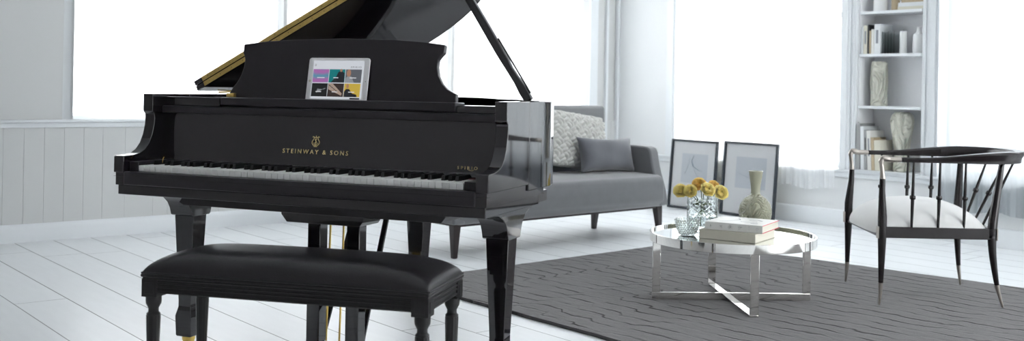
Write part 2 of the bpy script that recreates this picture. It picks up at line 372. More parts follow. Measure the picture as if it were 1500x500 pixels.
# windows: frame, sash bars, panes
def window(n, a, b, z0, z1, frame, bars):
    f = MB(); t = .045
    f.box(a, a+t, .16, .22, z0, z1); f.box(b-t, b, .16, .22, z0, z1); f.box(a+t, b-t, .16, .22, z0, z0+t); f.box(a+t, b-t, .16, .22, z1-t, z1)
    zm = (z0+z1)/2; f.box(a+t, b-t, .165, .215, zm-.02, zm+.02)
    for k in range(1, bars): xx = a+(b-a)*k/bars; f.box(xx-.012, xx+.012, .17, .21, z0+t, z1-t)
    o = struct(place(f.build('window_%d' % n, M['trim'], bevel=.003), frame))
    p = MB(); p.box(a+t*.9, b-t*.9, .186, .190, z0+t*.9, z1-t*.9); q = p.build('pane', M['pane'], o, smooth=False)
    return o
k = 1
for a, b in LW: window(k, a, b, ZSL, ZT, LF, 2); k += 1
for a, b in SW: window(k, a, b, ZS, ZT, SF, 2); k += 1

def curtain(x0, x1, z0, z1, frame, label, y0=-.05, amp=.02, fold=.11, seed=0, tuck=None, group='sheer white curtains'):
    r = random.Random(seed); ph = [r.uniform(0, 6.28) for _ in range(5)]
    nx = int((x1-x0)/.012); nz = 24; m = MB(); V = []
    for j in range(nz+1):
        q = j/nz; z = z0+(z1-z0)*q
        row = []
        for i in range(nx+1):
            x = x0+(x1-x0)*i/nx
            d = amp*(sin(2*pi*x/fold+ph[0]+.6*sin(3.1*x+ph[1])+.25*q)*.6+.4*sin(2*pi*x/(fold*2.7)+ph[2]))*(1-.25*q)
            d += .006*sin(2*pi*x/.045+ph[3])*(1-q)
            if tuck: d += tuck*max(0, (1-q*5))
            zz = z+(.012*sin(2*pi*x/.35+ph[4]) if j == 0 else 0)
            row.append(m.bm.verts.new((x, y0+d, zz)))
        V.append(row)
    for j in range(nz):
        for i in range(nx): m.bm.faces.new((V[j][i], V[j][i+1], V[j+1][i+1], V[j+1][i]))
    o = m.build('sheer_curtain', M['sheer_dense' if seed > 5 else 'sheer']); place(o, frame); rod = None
    return tag(o, label, 'curtain', group)
curtain(.445, 1.93, ZSL+.035, 2.83, LF, 'sheer white curtain at far left, hanging just clear of the wainscot sill', y0=.07, amp=.02, seed=1)
curtain(1.90, 3.45, ZSL+.035, 2.83, LF, 'sheer white curtain behind the raised piano lid', y0=.055, amp=.02, seed=2)
curtain(3.42, 4.99, ZSL+.035, 2.83, LF, 'sheer white curtain right of the lid prop, behind the grey sofa', y0=.075, amp=.02, seed=3)
curtain(.015, .86, .30, 2.83, SF, 'sheer white curtain hanging behind the two leaning pictures', y0=-.056, amp=.010, seed=4)
curtain(.84, 1.64, .285, 2.83, SF, 'sheer white curtain to the right of the pictures, beside the bookcase', y0=-.062, amp=.014, fold=.13, seed=5)
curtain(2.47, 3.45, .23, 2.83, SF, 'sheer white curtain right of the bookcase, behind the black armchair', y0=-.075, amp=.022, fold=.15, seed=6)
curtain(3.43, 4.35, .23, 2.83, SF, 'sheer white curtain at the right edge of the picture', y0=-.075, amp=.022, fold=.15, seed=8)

# bookcase recess
bc = thing('bookcase', 'tall white built-in bookcase recessed between two windows', 'bookcase', SF.to_translation(), RF-pi/2)
ND = .26
s_ = MB(); s_.box(1.787, 2.308, .205, .276, ZS, 2.6); s_.build('back_panel', M['shelf'], bc)
for x0, x1 in ((1.787, 1.797), (2.298, 2.308)): MB().box(x0, x1, .006, .205, ZS, 2.6).build('side_panel', M['shelf'], bc)
SH = [1.645, 1.325, .934]
for z in SH+[1.98, 2.30]:
    MB().box(1.797, 2.298, -.005, .205, z-.022, z).build('shelf', M['trim'], bc, bevel=.003)
MB().box(1.797, 2.298, -.06, .205, ZS+.0005, ZS+.008).build('base_board', M['trim'], bc, bevel=.002)

def on_s(o): o.matrix_world = SF @ o.matrix_world; return o
def book(name_label, x, y, z, wx, dy, hz, cover, grp, lean=0, group_frame=SF, title=None):
    """upright book, spine towards the room (-y)"""
    t = thing('book', name_label, 'book', group=grp)
    c = MB(); ct = .003
    c.box(0, ct, 0, dy, 0, hz); c.box(wx-ct, wx, 0, dy, 0, hz); c.box(0, wx, -ct, ct*.5, 0, hz); c.build('cover', cover, t, bevel=.001)
    MB().box(ct, wx-ct, ct*.6, dy-.004, .004, hz-.005).build('pages', M['paper'], t)
    if title: MB().box(wx*.3, wx*.7, -ct-.0006, -ct, hz*.35, hz*.8).build('spine_title', title, t)
    t.matrix_world = group_frame @ Matrix.Translation((x, y, z)) @ Matrix.Rotation(lean, 4, 'Y')
    return t
z = SH[1]; g = 'books on the second shelf'
for lab, x, wx, hz, dy, cv, ti in [
    ('slim white book at the left end of the second shelf', 1.803, .018, .205, .15, M['palebook'], None),
    ('cream book second from the left on the second shelf', 1.824, .030, .215, .16, M['creambook2'], M['inkgrey']),
    ('black book with dark spine among pale books on the second shelf', 1.857, .014, .220, .17, M['blackbook'], None),
    ('tan short book beside the black one on the second shelf', 1.872, .014, .175, .15, M['tanbook'], None),
    ('off-white book between the tan and the tall pale book', 1.888, .022, .185, .15, M['bookwhite'], None),
    ('tall pale grey-blue book with wide spine on the second shelf', 1.912, .048, .222, .17, M['palebook'], M['inkgrey'])]:
    book(lab, x, .012, z, wx, dy, hz, cv, g, title=ti)
# acrylic magazine rack
t = thing('magazine_rack', 'clear ribbed rack standing beside the tall pale book', 'rack')
for i in range(5): MB().box(i*.024, i*.024+.003, 0, .14, 0, .165-.012*(i % 2)).build('divider', M['glass'], t, bevel=.001)
MB().box(0, .1, .14, .143, 0, .15).build('rear_wall', M['glass'], t)
t.matrix_world = SF @ Matrix.Translation((1.966, .025, z))
def pillar(lab, x, y, z, r, h, grp=None):
    t = thing('pillar_candle', lab, 'candle', group=grp)
    MB().lathe([(0, 0), (r*.97, 0), (r, .004), (r, h-.004), (r*.95, h), (r*.5, h-.003), (0, h-.004)], seg=32).build('wax', M['candle'], t)
    MB().tube([(0, 0, h-.004), (.001, 0, h+.006), (.003, 0, h+.012)], .001, 6).build('wick', M['wick'], t)
    t.matrix_world = SF @ Matrix.Translation((x, y, z)); return t
pillar('slender white candle on the second shelf, left of the bottle vase', 2.12, .06, z, .026, .165)
pillar('wide white candle on the top visible shelf', 1.925, .07, SH[0], .052, .13)
t = MB().lathe([(0, 0), (.038, 0), (.042, .006), (.042, .125), (.038, .14), (.020, .152), (.016, .162), (.016, .185), (.018, .192), (.013, .192), (.012, .16), (0, .15)], seg=36).build('bottle_vase', M['candle'])
t.matrix_world = SF @ Matrix.Translation((2.235, .07, z)); tag(t, 'white bottle vase with narrow neck at the right end of the second shelf', 'vase')
t = MB().lathe([(0, 0), (.028, 0), (.030, .004), (.030, .10), (.027, .12), (.030, .135), (.025, .135), (.022, .12), (0, .11)], seg=28).build('beaker', M['tanbook'])
t.matrix_world = SF @ Matrix.Translation((2.04, .08, SH[0])); tag(t, 'beige beaker between the wide candle and the stacked books', 'beaker')
def flatbook(lab, x, y, z, wx, dy, hz, cv, grp):
    t = thing('book', lab, 'book', group=grp)
    c = MB(); c.box(0, wx, 0, dy, 0, .003); c.box(0, wx, 0, dy, hz-.003, hz); c.box(0, wx, -.003, .001, 0, hz); c.build('cover', cv, t, bevel=.001)
    MB().box(.004, wx-.004, .002, dy-.003, .003, hz-.003).build('pages', M['paper'], t)
    t.matrix_world = SF @ Matrix.Translation((x, y, z)); return t
g2 = 'books lying flat on the top visible shelf'
flatbook('cream book at the bottom of the flat stack on the top shelf', 2.075, .05, SH[0], .218, .17, .026, M['creambook2'], g2)
flatbook('pale grey book in the middle of the flat stack on the top shelf', 2.077, .052, SH[0]+.026, .216, .165, .030, M['palebook'], g2)
flatbook('cream book on top of the flat stack on the top shelf', 2.10, .055, SH[0]+.056, .19, .16, .022, M['tanbook'], g2)
def carved_vase(lab, x, y, z, prof):
    o = MB().lathe(cr_prof(prof), seg=64, rf=lambda a, zz: 1+.012*sin(3*a+28*zz)*sin(17*zz+2*a)).build('carved_vase', M['white_relief'])
    o.matrix_world = SF @ Matrix.Translation((x, y, z)); return tag(o, lab, 'vase', None)
def cr_prof(p, n=5): return [(v.x, v.y) for v in cr([(a, b, 0) for a, b in p], n)]
carved_vase('cylindrical carved cream vase alone on the third shelf', 1.905, .10, SH[2], [(.001, 0), (.055, 0), (.062, .02), (.060, .10), (.066, .17), (.062, .25), (.058, .32), (.050, .335), (.040, .325), (.035, .30), (.001, .29)])
carved_vase('large carved cream vase standing on the bottom shelf beside leaning books', 2.105, .09, ZS+.008, [(.001, 0), (.055, 0), (.062, .03), (.054, .12), (.062, .22), (.080, .33), (.084, .38), (.072, .42), (.055, .435), (.052, .44), (.045, .43), (.04, .40), (.001, .39)])
g3 = 'books leaning on the bottom shelf'
for lab, x, wx, hz, dy, cv, ln, ti in [
    ('tall grey book at the left end of the bottom shelf', 1.7975, .030, .345, .20, M['greybook'], -.0, None),
    ('pale grey hardback second from the left on the bottom shelf', 1.838, .028, .325, .20, M['palebook'], -.03, None),
    ('dark-spined book third from the left on the bottom shelf', 1.8685, .020, .30, .19, M['greybook'], -.03, M['ink']),
    ('white book with a grey title leaning on the bottom shelf', 1.895, .030, .295, .19, M['bookwhite'], -.05, M['inkgrey']),
    ('beige shorter book leaning near the carved vase', 1.9275, .024, .245, .17, M['tanbook'], -.05, None),
    ('thick cream book at the right end of the leaning row', 1.956, .050, .225, .17, M['creambook2'], -.06, None)]:
    book(lab, x, -.02, ZS+.009, wx, dy, hz, cv, g3, lean=ln, title=ti)

# ------------------------------------------------------------------ rug
P0, P1 = Vector((-.559, 5.286, 0)), Vector((1.174, 6.825, 0))
P3 = P0+Vector((.645, -.764, 0))*3.7; P2 = P1+Vector((.727, -.687, 0))*3.5
rfm = Matrix.Translation(P0) @ Matrix.Rotation(-.82, 4, 'Z'); inv = rfm.inverted()
rg = MB(); cs = [inv @ p for p in (P0, P3, P2, P1)]
N = 60; rows = []
for j in range(N+1):
    row = []
    for i in range(N+1):
        a, b_ = i/N, j/N
        p = cs[0]*(1-a)*(1-b_)+cs[1]*a*(1-b_)+cs[2]*a*b_+cs[3]*(1-a)*b_
        if i in (0, N) or j in (0, N):
            p = p+Vector((random.uniform(-.004, .004), random.uniform(-.004, .004), 0))
        row.append(p)
    rows.append(row)
top = [[rg.bm.verts.new((p.x, p.y, .016)) for p in r] for r in rows]
for j in range(N):
    for i in range(N): rg.bm.faces.new((top[j][i], top[j][i+1], top[j+1][i+1], top[j+1][i]))
per = [top[0][i] for i in range(N+1)]+[top[j][N] for j in range(1, N+1)]+[top[N][i] for i in range(N-1, -1, -1)]+[top[j][0] for j in range(N-1, 0, -1)]
low = [rg.bm.verts.new((v.co.x, v.co.y, 0.001)) for v in per]
for i in range(len(per)): j = (i+1) % len(per); rg.bm.faces.new((per[j], per[i], low[i], low[j]))
rg.bm.faces.new(low)
rug = rg.build('area_rug', M['rug']); rug.matrix_world = rfm
tag(rug, 'large dark grey rug with a carved broken-brick pattern on white floorboards', 'rug')

# ------------------------------------------------------------------ grand piano (local: x along keyboard, y back, z up)
W = 1.41
pn = thing('grand_piano', 'glossy black grand piano with raised lid and gold lettering', 'piano', (-.065, 3.038, 0), -.377)
KT, ZA, ZB, ZC, ZD, ZTOP, ST = .723, .756, .698, .655, .622, .971, .042
arm = [(0, ZB), (0, ZA-.003), (.003, ZA), (.05, ZA+.001), (.08, .762), (.105, .775), (.125, .796), (.14, .826), (.149, .86), (.152, .89), (.150, .900), (.141, .908), (.140, .915), (.140, ZTOP), (.34, ZTOP), (.34, ZB)]
for u0, u1 in ((-ST, 0), (-W, -W+ST)):
    MB().prism(arm, lambda p, q, t: (t, p, q), u0, u1).build('arm', M['ebony'], pn, bevel=.0025)
# rim
ctrl = [(0, .55), (-.022, .64), (-.085, .75), (-.185, .87), (-.29, .99), (-.385, 1.12), (-.46, 1.25), (-.56, 1.36), (-.72, 1.46), (-.92, 1.515), (-1.12, 1.49), (-1.27, 1.40), (-1.365, 1.27), (-W, 1.10)]
outl = [Vector((0, .34, 0)), Vector((0, .45, 0))]+cr([(a, b, 0) for a, b in ctrl], 6)+[Vector((-W, .6, 0)), Vector((-W, .34, 0))]
def offset(pl, d):
    o = []
    for i, p in enumerate(pl):
        t = (pl[min(i+1, len(pl)-1)]-pl[max(i-1, 0)]).normalized()
        n = Vector((t.y, -t.x, 0)); o.append(p-n*d)
    return o
def shell(pl, d, z0, z1):
    inn = offset(pl, d); m = MB(); R = []
    for p, q in zip(pl, inn): R.append([(p.x, p.y, z0), (p.x, p.y, z1), (q.x, q.y, z1), (q.x, q.y, z0)])
    return m.rings(R)
# outward side test: inner must be smaller in area
if offset(outl, .04)[0].x > 0: DSG = -1
else: DSG = 1
shell(outl, DSG*ST, ZB-.02, ZTOP).build('rim', M['ebony'], pn, bevel=.0025)
inn = offset(outl, DSG*(ST-.002))
def sheet(pl, z0, z1): return MB().prism([(p.x, p.y) for p in pl], lambda p, q, t: (p, q, t), z0, z1)
sheet(inn, .79, .80).build('soundboard', M['sound'], pn, smooth=False)
pin = offset(outl, DSG*(ST+.05)); sheet(pin, .865, .875).build('iron_plate', M['plate'], pn, bevel=.003)
sheet([Vector((-.1, .35, 0)), Vector((-.1, .8, 0)), Vector((-.5, 1.2, 0)), Vector((-1.3, 1.2, 0)), Vector((-1.3, .35, 0))], .60, .64).build('belly_frame', M['satin'], pn)
# keybed tiers and the plank under them
MB().box(-W+.006, -.006, .004, .50, ZC, ZB).box(-W+.0, -.0, .0, .02, ZC+.03, ZC+.031).build('keybed', M['ebony'], pn, bevel=.0015)
MB().box(-W+.012, -.012, .010, .47, ZD, ZC).build('keybed_base', M['ebony'], pn, bevel=.002)
MB().prism([(-1.22, .594), (-1.20, .622), (-.19, .622), (-.19, .604), (-.205, .585), (-1.20, .585)], lambda p, q, t: (p, t, q), .11, .44).build('underframe_plank', M['satin'], pn, bevel=.002)
# keyslip, key blocks
MB().box(-W+ST+.001, -ST-.001, .001, .026, ZC+.002, ZB+.004).build('keyslip', M['satin'], pn, bevel=.003)
for a, b in ((-W+ST+.001, -1.330), (-.092, -ST-.001)):
    MB().box(a, b, .030, .19, ZB, .735 if a < -1 else .728).build('key_block', M['satin'], pn, bevel=.002)
MB().box(-1.33, -.092, .16, .19, .705, .726).build('name_felt', M['felt'], pn)
MB().box(-W+ST+.001, -ST-.001, .03, .33, ZB, .702).build('key_frame', M['satin'], pn)
kw = (1.328-.094)/52
for i in range(52):
    x = -1.328+i*kw
    o = MB().box(x+.0009, x+kw-.0009, .030, .165, .7025, KT).build('white_key', M['ivory'], pn, bevel=.0012)
names = 'ABCDEFG'
for i in range(51):
    if names[i % 7] in 'ACDFG':
        xc = -1.328+(i+1)*kw; b = .0065
        MB().quadbox([(xc-b, .083, KT-.002), (xc+b, .083, KT-.002), (xc+b, .178, KT-.002), (xc-b, .178, KT-.002), (xc-b*.8, .088, KT+.0150), (xc+b*.8, .088, KT+.0150), (xc+b*.8, .178, KT+.0150), (xc-b*.8, .178, KT+.0150)]).build('black_key', M['blackkey'], pn, bevel=.001)
# fallboard, leaning back a little, with rounded foot
fb = [(.176, .728), (.181, .735), (.186, .75), (.197, .80), (.205, .86), (.208, .9035), (.235, .9035), (.235, .728)]
MB().prism(fb, lambda p, q, t: (t, p, q), -W+ST+.002, -ST-.002).build('fallboard', M['ebony'], pn, bevel=.001)
MB().prism([(.190, .904), (.190, .924), (.193, .929), (.24, .929), (.24, .904)], lambda p, q, t: (t, p, q), -W+ST+.001, -ST-.001).build('front_rail', M['satin'], pn, bevel=.002)
MB().prism([(.196, .935), (.196, .963), (.272, .963), (.272, .944), (.46, .944), (.46, .935)], lambda p, q, t: (t, p, q), -1.118, -.203).build('music_shelf', M['satin'], pn, bevel=.003)
MB().box(-W+ST+.001, -1.124, .20, .27, .930, .962).build('cheek_rail', M['ebony'], pn, bevel=.002)
MB().box(-.199, -ST-.001, .20, .27, .930, .955).build('cheek_rail', M['ebony'], pn, bevel=.002)
MB().box(-1.36, -.05, .24, .30, .88, .934).build('action_rail', M['satin'], pn)
MB().lathe([(0, 0), (.006, 0), (.006, .005), (.003, .007), (.003, .014), (.005, .017), (.005, .022), (0, .024)], (-.075, .24, .955), 12).build('lock_pin', M['ebony'], pn)
MB().box(-1.148, -1.116, .27, .285, .9645, .978).box(-1.142, -1.122, .268, .270, .969, .974).build('brass_latch', M['gold'], pn, bevel=.001)
MB().box(-1.20, -1.125, .27, .42, .930, .9635).build('shelf_rail', M['ebony'], pn, bevel=.001)
t_ = MB().tube([(-1.26, .47, .972), (-1.25, .465, .985), (-1.225, .45, .99), (-1.21, .45, .975)], .0032, 8).build('brass_hook', M['gold'], pn)
MB().tube([(-1.300, .115, .724), (-1.298, .118, .742), (-1.300, .125, .748)], .0016, 6).build('lock_hook', M['gold'], pn)
# music desk, leaning back
dk = [(-1.16, -.022), (-1.158, .012), (-1.148, .030), (-1.130, .052), (-1.116, .078), (-1.108, .108), (-1.107, .135), (-1.112, .150), (-1.118, .158), (-1.118, .186), (-1.118, .192)]
tp = [(-1.02, .203), (-.90, .209), (-.705, .213), (-.50, .209), (-.39, .201)]
rt = [(-.307, .190), (-.307, .184), (-.308, .162), (-.320, .150), (-.328, .138), (-.329, .115), (-.322, .085), (-.306, .058), (-.286, .040), (-.262, .028), (-.250, .024), (-.248, -.022)]
dt = .021
lean = math.radians(8)
def dfn(p, q, t): return (p+.01*q, .300+q*sin(lean)+t*cos(lean), .9635+q*cos(lean)-t*sin(lean)+.004)
dsk = dk+tp+rt
MB().prism(dsk, dfn, 0, dt).build('music_desk', M['satin'], pn, bevel=.003)
# lid (main leaf) raised about the bass side
TH = math.radians(27.3)
def lp(l, v, h): return (-W+l*cos(TH)-h*sin(TH), v, .987+l*sin(TH)+h*cos(TH))
lo = [(-.012, .45)]+[(W+.010, .45), (W+.012, .55)]+[(p.x+W, p.y) for p in offset(outl[2:-2], -DSG*.014)][1:]+[(-.012, 1.10)]
MB().prism(lo, lp, 0, .020).build('lid', M['ebony'], pn, bevel=.003)
fo = [(-.012, .45), (W+.010, .45), (W+.010, .755), (-.012, .755)]
MB().prism(fo, lp, .0215, .0415).build('front_flap', M['ebony'], pn, bevel=.003)
for h0, h1 in ((.002, .0185), (.023, .0395)):
    hg = MB()
    hg.prism([(.030, h0), (W-.02, h0), (W-.02, h1), (.030, h1)], lambda p, q, t: lp(p, t, q), .4475, .4495)
    hg.build('brass_hinge', M['goldleaf'], pn)
    sc_ = MB()
    for i in range(24):
        l = .06+i*.057; c = Vector(lp(l, .4465, (h0+h1)/2)); sc_.ball(c, .0016, 6)
    sc_.build('hinge_screws', M['hole'], pn)
hl = MB()
for k in range(3):
    y = .62+k*.36; hl.tube([lp(-.012, y-.04, -.004), lp(-.012, y+.04, -.002)], .0035, 8)
hl.build('side_hinges', M['gold'], pn)
# prop stick
pr0, pr1 = Vector((-.035, .42, ZTOP)), Vector((-.385, .42, 1.510))
dv = (pr1-pr0).normalized(); sd = Vector((-dv.z, 0, dv.x)).normalized()*-1
def pfn(p, q, t): c = pr0+dv*p+sd*q; return (c.x, c.y+t, c.z)
L_ = (pr1-pr0).length
shp = [(0, -.012), (0, .016), (.04, .018), (.09, .013), (.13, .010), (.16, .014), (.30, .015), (L_, .012), (L_, -.012), (.20, -.014), (.14, -.012), (.08, -.010), (.04, -.013)]
MB().prism(shp, pfn, -.010, .010).build('lid_prop', M['ebony'], pn, bevel=.002)
MB().prism([(.02, .0185), (.02, .022), (.24, .021), (.24, .0165)], pfn, -.004, .004).build('half_stick', M['ebony'], pn)
MB().box(-.058, -.006, .395, .445, ZTOP-.012, ZTOP+.003).build('prop_hinge', M['ebony'], pn, bevel=.001)
# legs with bracket capitals and brass casters
def leg(u0, u1, v0, v1, ztop, flare=True):
    uc, vc = (u0+u1)/2, (v0+v1)/2; hu, hv = (u1-u0)/2, (v1-v0)/2
    m = MB()
    def sec(z, a, b): return [(uc-a, vc-b, z), (uc+a, vc-b, z), (uc+a, vc+b, z), (uc-a, vc+b, z)]
    m.rings([sec(.068, hu*.70, hv*.74), sec(.072, hu*.80, hv*.84), sec(.145, hu*.86, hv*.9), sec(.178, hu*.66, hv*.72), sec(.20, hu*.66, hv*.72), sec(ztop, hu, hv)])
    o = m.build('leg', M['ebony'], pn, bevel=.002)
    if flare:
        pf = [(v0-.14, ZD-.003), (v0-.14, ZD-.010), (v0-.10, ZD-.014), (v0-.062, ZD-.028), (v0-.036, ZD-.050), (v0-.022, ZD-.074), (v0-.015, ztop+.003), (v0-.006, ztop-.002),
              (v1+.008, ztop-.002), (v1+.015, ztop+.003), (v1+.022, ZD-.074), (v1+.036, ZD-.050), (v1+.062, ZD-.028), (v1+.095, ZD-.016), (v1+.12, ZD-.012), (v1+.12, ZD-.003)]
        MB().prism(pf, lambda p, q, t: (t, p, q), u0-.006, u1+.006).build('leg_bracket', M['ebony'], pn, bevel=.0015)
    else:
        MB().rings([sec(ztop-.003, hu*1.15, hv*1.15), sec(ztop+.05, hu*1.7, hv*1.7), sec(.70, hu*1.9, hv*1.9)]).build('leg_bracket', M['ebony'], pn, bevel=.002)
    c = MB()
    c.lathe([(.012, 0), (.022, 0), (.024, .006), (.024, .016), (.012, .018)], (uc, vc, .050), 20)
    for s in (-1, 1): c.quadbox([(uc+s*.014-.002, vc-.014, .025), (uc+s*.014+.002, vc-.014, .025), (uc+s*.014+.002, vc+.014, .025), (uc+s*.014-.002, vc+.014, .025), (uc+s*.014-.002, vc-.01, .052), (uc+s*.014+.002, vc-.01, .052), (uc+s*.014+.002, vc+.01, .052), (uc+s*.014-.002, vc+.01, .052)])
    c.tube([(uc-.011, vc, .027), (uc+.011, vc, .027)], .0265, 24)
    c.build('caster', M['gold'], o)
leg(-1.385, -1.302, .290, .368, .522)
leg(-.128, -.048, .290, .368, .522)
leg(-.92, -.83, 1.25, 1.34, .50, flare=False)
# pedal lyre
MB().prism([(-.858, .566), (-.858, .5855), (-.535, .5855), (-.535, .560), (-.548, .540), (-.835, .540)], lambda p, q, t: (p, t, q), .20, .33).build('lyre_block', M['ebony'], pn, bevel=.002)
for a, b in ((-.772, -.722), (-.618, -.568)):
    MB().quadbox([(a, .235, .125), (b, .235, .125), (b, .285, .125), (a, .285, .125), (a, .235, .541), (b, .235, .541), (b, .285, .541), (a, .285, .541)]).build('lyre_post', M['ebony'], pn, bevel=.003)
MB().box(-.83, -.535, .19, .33, .062, .100).build('lyre_box', M['ebony'], pn, bevel=.004)
for x in (-.731, -.678): MB().tube([(x, .30, .12), (x+.012, .30, .585)], .0035, 8).build('pedal_rod', M['gold'], pn)
for x in (-.75, -.683, -.616):
    MB().prism([(-.012, .19), (.012, .19), (.014, .12), (.022, .07), (.018, .045), (0, .038), (-.018, .045), (-.022, .07), (-.014, .12)], lambda p, q, t: (x+p, q, t), .082, .092).build('pedal', M['gold'], pn, bevel=.002)
for p0, p1 in (((-.594, .30, .11), (-.724, .75, .60)), ((-.752, .30, .11), (-.862, .75, .60))): MB().tube([p0, p1], .0115, 10).build('lyre_brace', M['ebony'], pn)
# gold lettering and emblem on the fallboard
def fbpt(x, z):   # point on fallboard face
    y = .186+(z-.75)*(.205-.186)/(.86-.75) if z > .75 else .186
    return y
import functools
def lettering(txt, x0, x1, z0, h, m, name, spacing=1.0, slant=0):
    cu = bpy.data.curves.new(name, 'FONT'); cu.body = txt; cu.size = 1; cu.extrude = .012; cu.space_character = spacing; cu.shear = slant; cu.resolution_u = 3
    tmp = bpy.data.objects.new(name, cu); col.objects.link(tmp)
    bpy.context.view_layer.update()
    me = bpy.data.meshes.new_from_object(tmp.evaluated_get(bpy.context.evaluated_depsgraph_get()))
    bpy.data.objects.remove(tmp); bpy.data.curves.remove(cu)
    xs = [v.co.x for v in me.vertices]; ys = [v.co.y for v in me.vertices]; a, b, c, d = min(xs), max(xs), min(ys), max(ys)
    me.materials.clear(); me.materials.append(m)
    return me, a, b, c, d
def put_text(txt, x0, x1, z0, h, m, name, parent, fn, spacing=1.0, slant=0):
    me, a, b, c, d = lettering(txt, x0, x1, z0, h, m, name, spacing, slant)
    for v in me.vertices:
        x = x0+(v.co.x-a)/(b-a)*(x1-x0); z = z0+(v.co.y-c)/(d-c)*h
        v.co = fn(x, z, v.co.z)
    o = bpy.data.objects.new(name, me); col.objects.link(o); o.parent = parent; return o
ffn = lambda x, z, e: Vector((x, fbpt(x, z)-.0004-.03*e, z))
put_text('STEINWAY & SONS', -.850, -.592, .778, .0145, M['inlay'], 'gold_lettering', pn, ffn, 1.45)
put_text('SPIRIO', -.187, -.117, .752, .0095, M['inlay'], 'gold_lettering', pn, ffn, 1.6)
lg = MB(); xc = -.722; zb = .803
def lpt(x, z): return (xc+x, fbpt(0, zb+z)-.0008, zb+z)
for s in (-1, 1):
    lg.tube([lpt(s*a, b) for a, b in [(.001, .003), (.008, .004), (.0135, .010), (.0145, .016), (.011, .022), (.0075, .027), (.0065, .031), (.009, .034), (.012, .034), (.013, .031)]], .00105, 6)
    lg.tube([lpt(s*a, b) for a, b in [(0, .0045), (.005, .008), (.008, .013)]], .0009, 6)
lg.tube([lpt(-.0095, .0315), lpt(.0095, .0315)], .0010, 6); lg.tube([lpt(-.006, .0005), lpt(.006, .0005)], .0014, 6)
lg.tube([lpt(0, .001), lpt(0, .034)], .0009, 6); lg.ball(lpt(0, .0355), .0018, 8)
lg.tube([lpt(a, b) for a, b in [(.003, .024), (-.001, .026), (-.003, .022), (.002, .018), (.003, .014), (-.002, .012), (-.004, .014)]], .0009, 6)
lg.build('gold_lyre_emblem', M['inlay'], pn)
sw = MB(); sw.tube([(-.150, .1845, .753), (-.144, .1845, .7495), (-.136, .1845, .7485), (-.130, .1845, .7505), (-.128, .1845, .753)], .0006, 6); sw.build('gold_flourish', M['inlay'], pn)

# ------------------------------------------------------------------ tablet on the music shelf
TB = thing('tablet', 'white tablet showing a grid of album pictures, propped on the piano music desk', 'tablet')
TWd, THt = .243, .166
def rrect(w_, h_, r, n=5):
    P = []
    for cx, cy, a0 in ((w_-r, h_-r, 0), (r, h_-r, pi/2), (r, r, pi), (w_-r, r, 3*pi/2)):
        for k in range(n+1): a = a0+pi/2*k/n; P.append((cx+r*cos(a), cy+r*sin(a)))
    return P
tf = lambda p, q, t: (p, -t, q)
MB().prism(rrect(TWd, THt, .010), tf, 0, .0065).build('body', M['tablet'], TB, bevel=.001)
SX0, SX1, SZ0, SZ1 = .020, TWd-.020, .020, THt-.010
scr_ = MB().prism([(SX0, SZ0), (SX1, SZ0), (SX1, SZ1), (SX0, SZ1)], tf, .0065, .0069).build('screen', emit('screen_white', (.62, .65, .70), .9), TB, smooth=False)
def flat(poly, m, name, par, t0=.0069, t1=.0071): return MB().prism(poly, tf, t0, t1).build(name, m, par, smooth=False)
E_ = {k: emit('screen_'+k, c, .8) for k, c in dict(teal=(.0, .20, .21), grey=(.12, .13, .15), black=(.006, .007, .008), brown=(.035, .022, .02), yellow=(.62, .44, .06), skin=(.42, .22, .14), suit=(.012, .014, .02), white=(.75, .76, .8), tan=(.42, .32, .26), lgrey=(.3, .32, .34), frame=(.015, .02, .03)).items()}
E_['swirl'] = emit('screen_swirl', (.2, .3, .5), .8, (9, 6, (.10, .30, .42), (.42, .14, .42)))
gx0, gx1 = SX0+.001, SX1-.006; tw = (gx1-gx0)/3; th_ = .0490; gz = [SZ0+.009+th_, SZ0+.008]
def tile(i, j, m): a = gx0+i*tw+.001; z_ = gz[j]; flat([(a, z_), (a+tw-.002, z_), (a+tw-.002, z_+th_-.002), (a, z_+th_-.002)], m, 'album_tile', scr_); return a, z_
def blob(cx, cz, rx, rz, m, lvl, name='picture_shape', n=14): flat([(cx+rx*cos(2*pi*k/n), cz+rz*sin(2*pi*k/n)) for k in range(n)], m, name, scr_, .0071+lvl*.0001, .0072+lvl*.0001)
def poly(pts, m, lvl, name='picture_shape'): flat(pts, m, name, scr_, .0071+lvl*.0001, .0072+lvl*.0001)
def caption(a, z_, wd=.03):
    flat([(a+.018, z_+.0155), (a+.018+wd, z_+.0155), (a+.018+wd, z_+.0185), (a+.018, z_+.0185)], E_['white'], 'tile_caption', scr_, .0076, .0077)
a, z_ = tile(0, 0, E_['swirl']); caption(a, z_)
a, z_ = tile(1, 0, E_['teal']); poly([(a+.008, z_), (a+.03, z_+.022), (a+.036, z_+.038), (a+.05, z_+.041), (a+.061, z_+.034), (a+.062, z_)], E_['suit'], 0); blob(a+.047, z_+.043, .0045, .0055, E_['skin'], 1); caption(a, z_, .02)
a, z_ = tile(2, 0, E_['grey']); poly([(a+.001, z_), (a+.003, z_+.018), (a+.012, z_+.024), (a+.024, z_+.022), (a+.034, z_+.004), (a+.036, z_)], E_['lgrey'], 0); blob(a+.013, z_+.034, .0085, .013, E_['skin'], 1); caption(a, z_, .026)
a, z_ = tile(0, 1, E_['black'])
for k in range(7): poly([(a+.02+k*.005, z_+.012+k*.003), (a+.028+k*.005, z_+.018+k*.002), (a+.024+k*.004, z_+.030-k*.001)], E_['lgrey'], 0)
caption(a, z_, .022)
a, z_ = tile(1, 1, E_['brown']); poly([(a+.002, z_+.047), (a+.018, z_+.046), (a+.058, z_+.012), (a+.056, z_+.004), (a+.002, z_+.026)], E_['tan'], 0)
